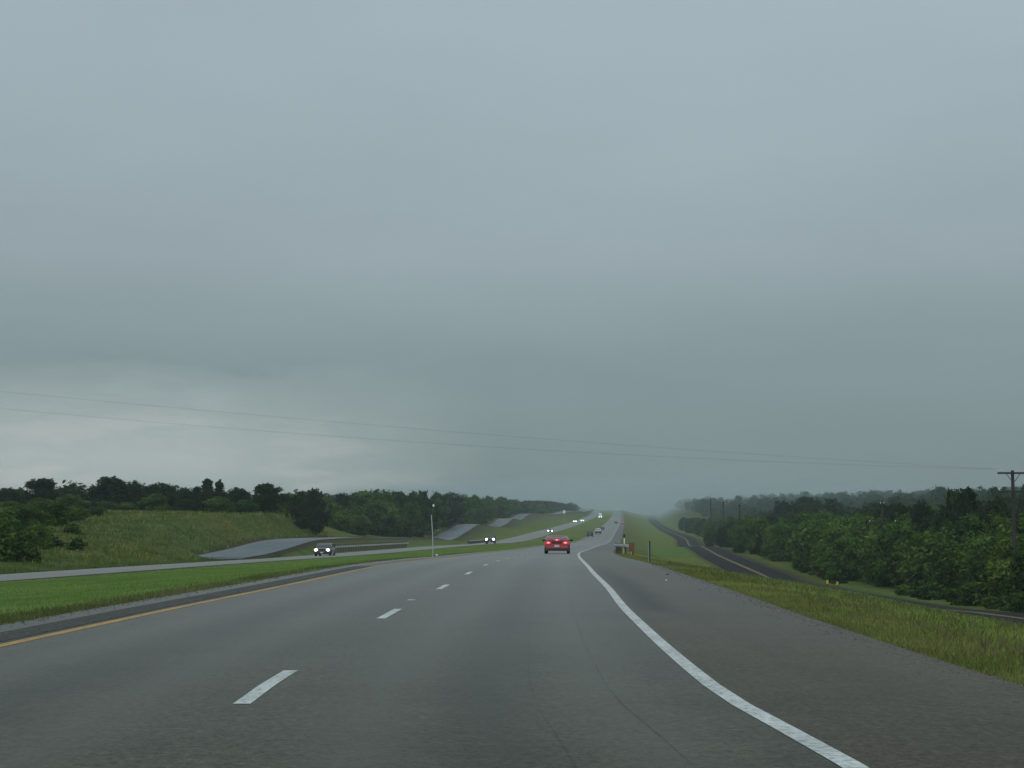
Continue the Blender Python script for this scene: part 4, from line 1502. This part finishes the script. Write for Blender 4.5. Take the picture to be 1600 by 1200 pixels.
# ------------------------------------------------------------------ litter on the road
for px, row, d, mat, s, lab, nm in ((660, 870.5, 107, 'paper', (.10, .08, .06), 'crumpled white litter at the median edge of the pavement', 'litter'),
                                   (1043, 895.5, 51, 'black', (.055, .05, .02), 'dark scrap of tyre rubber lying on the right shoulder', 'tyre_scrap'),
                                   (1041, 905, 45, 'paper', (.03, .03, .015), 'tiny white scrap lying on the right shoulder', 'litter')):
    if nm == 'litter' and px == 660:
        x = float(our_l(d)) - .15
        z = float(wz(d))
    else:
        x = at(px, row, d).x
        z = float(wz(d)) - .05
    mb = MB()
    rg = np.random.default_rng(int(px))
    rings = []
    for i in range(6):
        a = -math.pi / 2 + math.pi * (i + .1) / 5.2
        rings.append([(s[0] * math.cos(a) * math.cos(k * .7854) * rg.uniform(.6, 1.1), s[1] * math.cos(a) * math.sin(k * .7854) * rg.uniform(.6, 1.1), s[2] * (1 + math.sin(a)) * rg.uniform(.7, 1)) for k in range(8)])
    mb.loft(rings)
    o = mb.build(nm, M[mat], None, 0)
    o.location = (x, d, z)
    tag(o, lab, 'litter')

# ------------------------------------------------------------------ haze
bm = MB().box((0, 2950, 17), (13000, 6300, 98))
haze = bm.build('haze', bpy.data.materials.new('haze_air'), None, 0)
hm = haze.data.materials[0]
hm.use_nodes = True
nt = hm.node_tree
nt.nodes.clear()
out = nt.nodes.new('ShaderNodeOutputMaterial')
pv = nt.nodes.new('ShaderNodeVolumePrincipled')
pv.inputs['Color'].default_value = (.64, .74, .76, 1)
pv.inputs['Density'].default_value = .00023
pv.inputs['Anisotropy'].default_value = .2
nt.links.new(pv.outputs[0], out.inputs['Volume'])
tag(haze, 'pale rain haze filling the air over the road', 'haze', kind='stuff')

# a rain curtain standing on the far crest
mist = MB().ball((170, 2600, 17), (520, 1000, 46), 24, 14).build('rain_mist', bpy.data.materials.new('rain_curtain'), None, 60)
mm = mist.data.materials[0]
mm.use_nodes = True
nt = mm.node_tree
nt.nodes.clear()
out = nt.nodes.new('ShaderNodeOutputMaterial')
pv = nt.nodes.new('ShaderNodeVolumePrincipled')
pv.inputs['Color'].default_value = (.57, .67, .69, 1)
tcg = N(nt, 'TexCoord').outputs['Object']
sp = N(nt, 'VectorMath', operation='MULTIPLY')
sp.inputs[1].default_value = (1 / 520, 1 / 1000, 1 / 46)
sb = N(nt, 'VectorMath', operation='SUBTRACT')
sb.inputs[1].default_value = (170, 2600, 17)
nt.links.new(tcg, sb.inputs[0])
nt.links.new(sb.outputs[0], sp.inputs[0])
ln = N(nt, 'VectorMath', operation='LENGTH')
nt.links.new(sp.outputs[0], ln.inputs[0])
den = math_node(nt, 'SUBTRACT', 1.0, ln.outputs['Value'], clamp=True)
nt.links.new(math_node(nt, 'MULTIPLY', den, .0050), pv.inputs['Density'])
nt.links.new(pv.outputs[0], out.inputs['Volume'])
tag(mist, 'pale curtain of rain mist hiding the end of the road', 'mist', kind='stuff')

# ------------------------------------------------------------------ world: overcast sky
w = bpy.data.worlds.new('World')
SC.world = w
w.use_nodes = True
nt = w.node_tree
bg = nt.nodes['Background']
SUN_EL, SUN_AZ = 50, -150          # azimuth from straight ahead, negative = left
sky = N(nt, 'TexSky', sky_type='NISHITA')
sky.sun_disc = False
sky.sun_elevation = R(SUN_EL)
sky.sun_rotation = R(SUN_AZ)
bg.inputs['Strength'].default_value = .1
tc = N(nt, 'TexCoord').outputs['Generated']
nrmz = N(nt, 'VectorMath', operation='NORMALIZE')
nt.links.new(tc, nrmz.inputs[0])
sp = N(nt, 'SeparateXYZ')
nt.links.new(nrmz.outputs[0], sp.inputs[0])
zc = math_node(nt, 'MAXIMUM', sp.outputs[2], 0.0)
# base grey of the cloud deck by elevation (sin): paler overhead, dull band low
base = ramp(nt, zc, [(0.0, (1.65, 2.22, 2.32)), (.04, (1.80, 2.44, 2.58)), (.093, (2.2, 2.88, 3.02)), (.151, (3.1, 3.78, 4.0)), (.275, (3.9, 4.7, 5.05)), (.6, (5.0, 6.0, 6.4)), (1.0, (6.2, 7.2, 7.6))])
# clouds on a flat deck: direction.xy / (z + k)
den = math_node(nt, 'ADD', zc, .17)
cmb = N(nt, 'CombineXYZ')
nt.links.new(math_node(nt, 'DIVIDE', sp.outputs[0], den), cmb.inputs[0])
nt.links.new(math_node(nt, 'DIVIDE', sp.outputs[1], den), cmb.inputs[1])
c1 = noise(nt, cmb.outputs[0], .55, 6, .55)
c2 = noise(nt, cmb.outputs[0], 2.6, 7, .6)
soft = ramp(nt, c1, [(.3, .90), (.7, 1.10)])
base = mixc(nt, 1, base, soft, 'MULTIPLY')
# brighter break in the cloud low on the left
left = math_node(nt, 'MULTIPLY', math_node(nt, 'SUBTRACT', math_node(nt, 'MULTIPLY', sp.outputs[0], -1.0), .01), 6.0, clamp=True)
low = math_node(nt, 'MULTIPLY', math_node(nt, 'SUBTRACT', .094, math_node(nt, 'ADD', zc, math_node(nt, 'MULTIPLY', math_node(nt, 'SUBTRACT', c2, .5), .075))), 15, clamp=True)
brk = math_node(nt, 'MULTIPLY', left, low)
base = mixc(nt, math_node(nt, 'MULTIPLY', brk, .85), base, (5.2, 5.85, 5.7))
streak = ramp(nt, c2, [(.50, 0), (.66, 1)])
base = mixc(nt, math_node(nt, 'MULTIPLY', math_node(nt, 'MULTIPLY', brk, streak), .8), base, (6.9, 7.0, 6.5))
# the cloud is thinner, and the sky much brighter, behind the viewer
back = math_node(nt, 'MULTIPLY', math_node(nt, 'SUBTRACT', math_node(nt, 'MULTIPLY', sp.outputs[1], -1.0), .0), 1.8, clamp=True)
gain = math_node(nt, 'ADD', 1.0, math_node(nt, 'MULTIPLY', back, .9))
gc = N(nt, 'CombineXYZ')
for k in range(3):
    nt.links.new(gain, gc.inputs[k])
base = mixc(nt, 1, base, gc.outputs[0], 'MULTIPLY')
final = mixc(nt, .90, sky.outputs[0], base)
nt.links.new(final, bg.inputs['Color'])

sl = bpy.data.lights.new('sun', 'SUN')
sl.energy = .6
sl.angle = R(25)
sl.color = (1, .96, .90)
so = bpy.data.objects.new('sun', sl)
COL.objects.link(so)
el, az = R(SUN_EL), R(SUN_AZ)
dirv = Vector((math.sin(az) * math.cos(el), math.cos(az) * math.cos(el), math.sin(el)))
so.rotation_euler = dirv.to_track_quat('Z', 'Y').to_euler()

# ------------------------------------------------------------------ render settings
SC.render.engine = 'CYCLES'
SC.cycles.use_denoising = True
SC.cycles.max_bounces = 6
SC.cycles.diffuse_bounces = 3
SC.cycles.volume_bounces = 1
SC.cycles.transparent_max_bounces = 6
SC.cycles.sample_clamp_indirect = 4
SC.view_settings.view_transform = 'Standard'
SC.view_settings.look = 'None'
SC.view_settings.exposure = 0
SC.view_settings.gamma = 1
print('trees', n_tree[0])
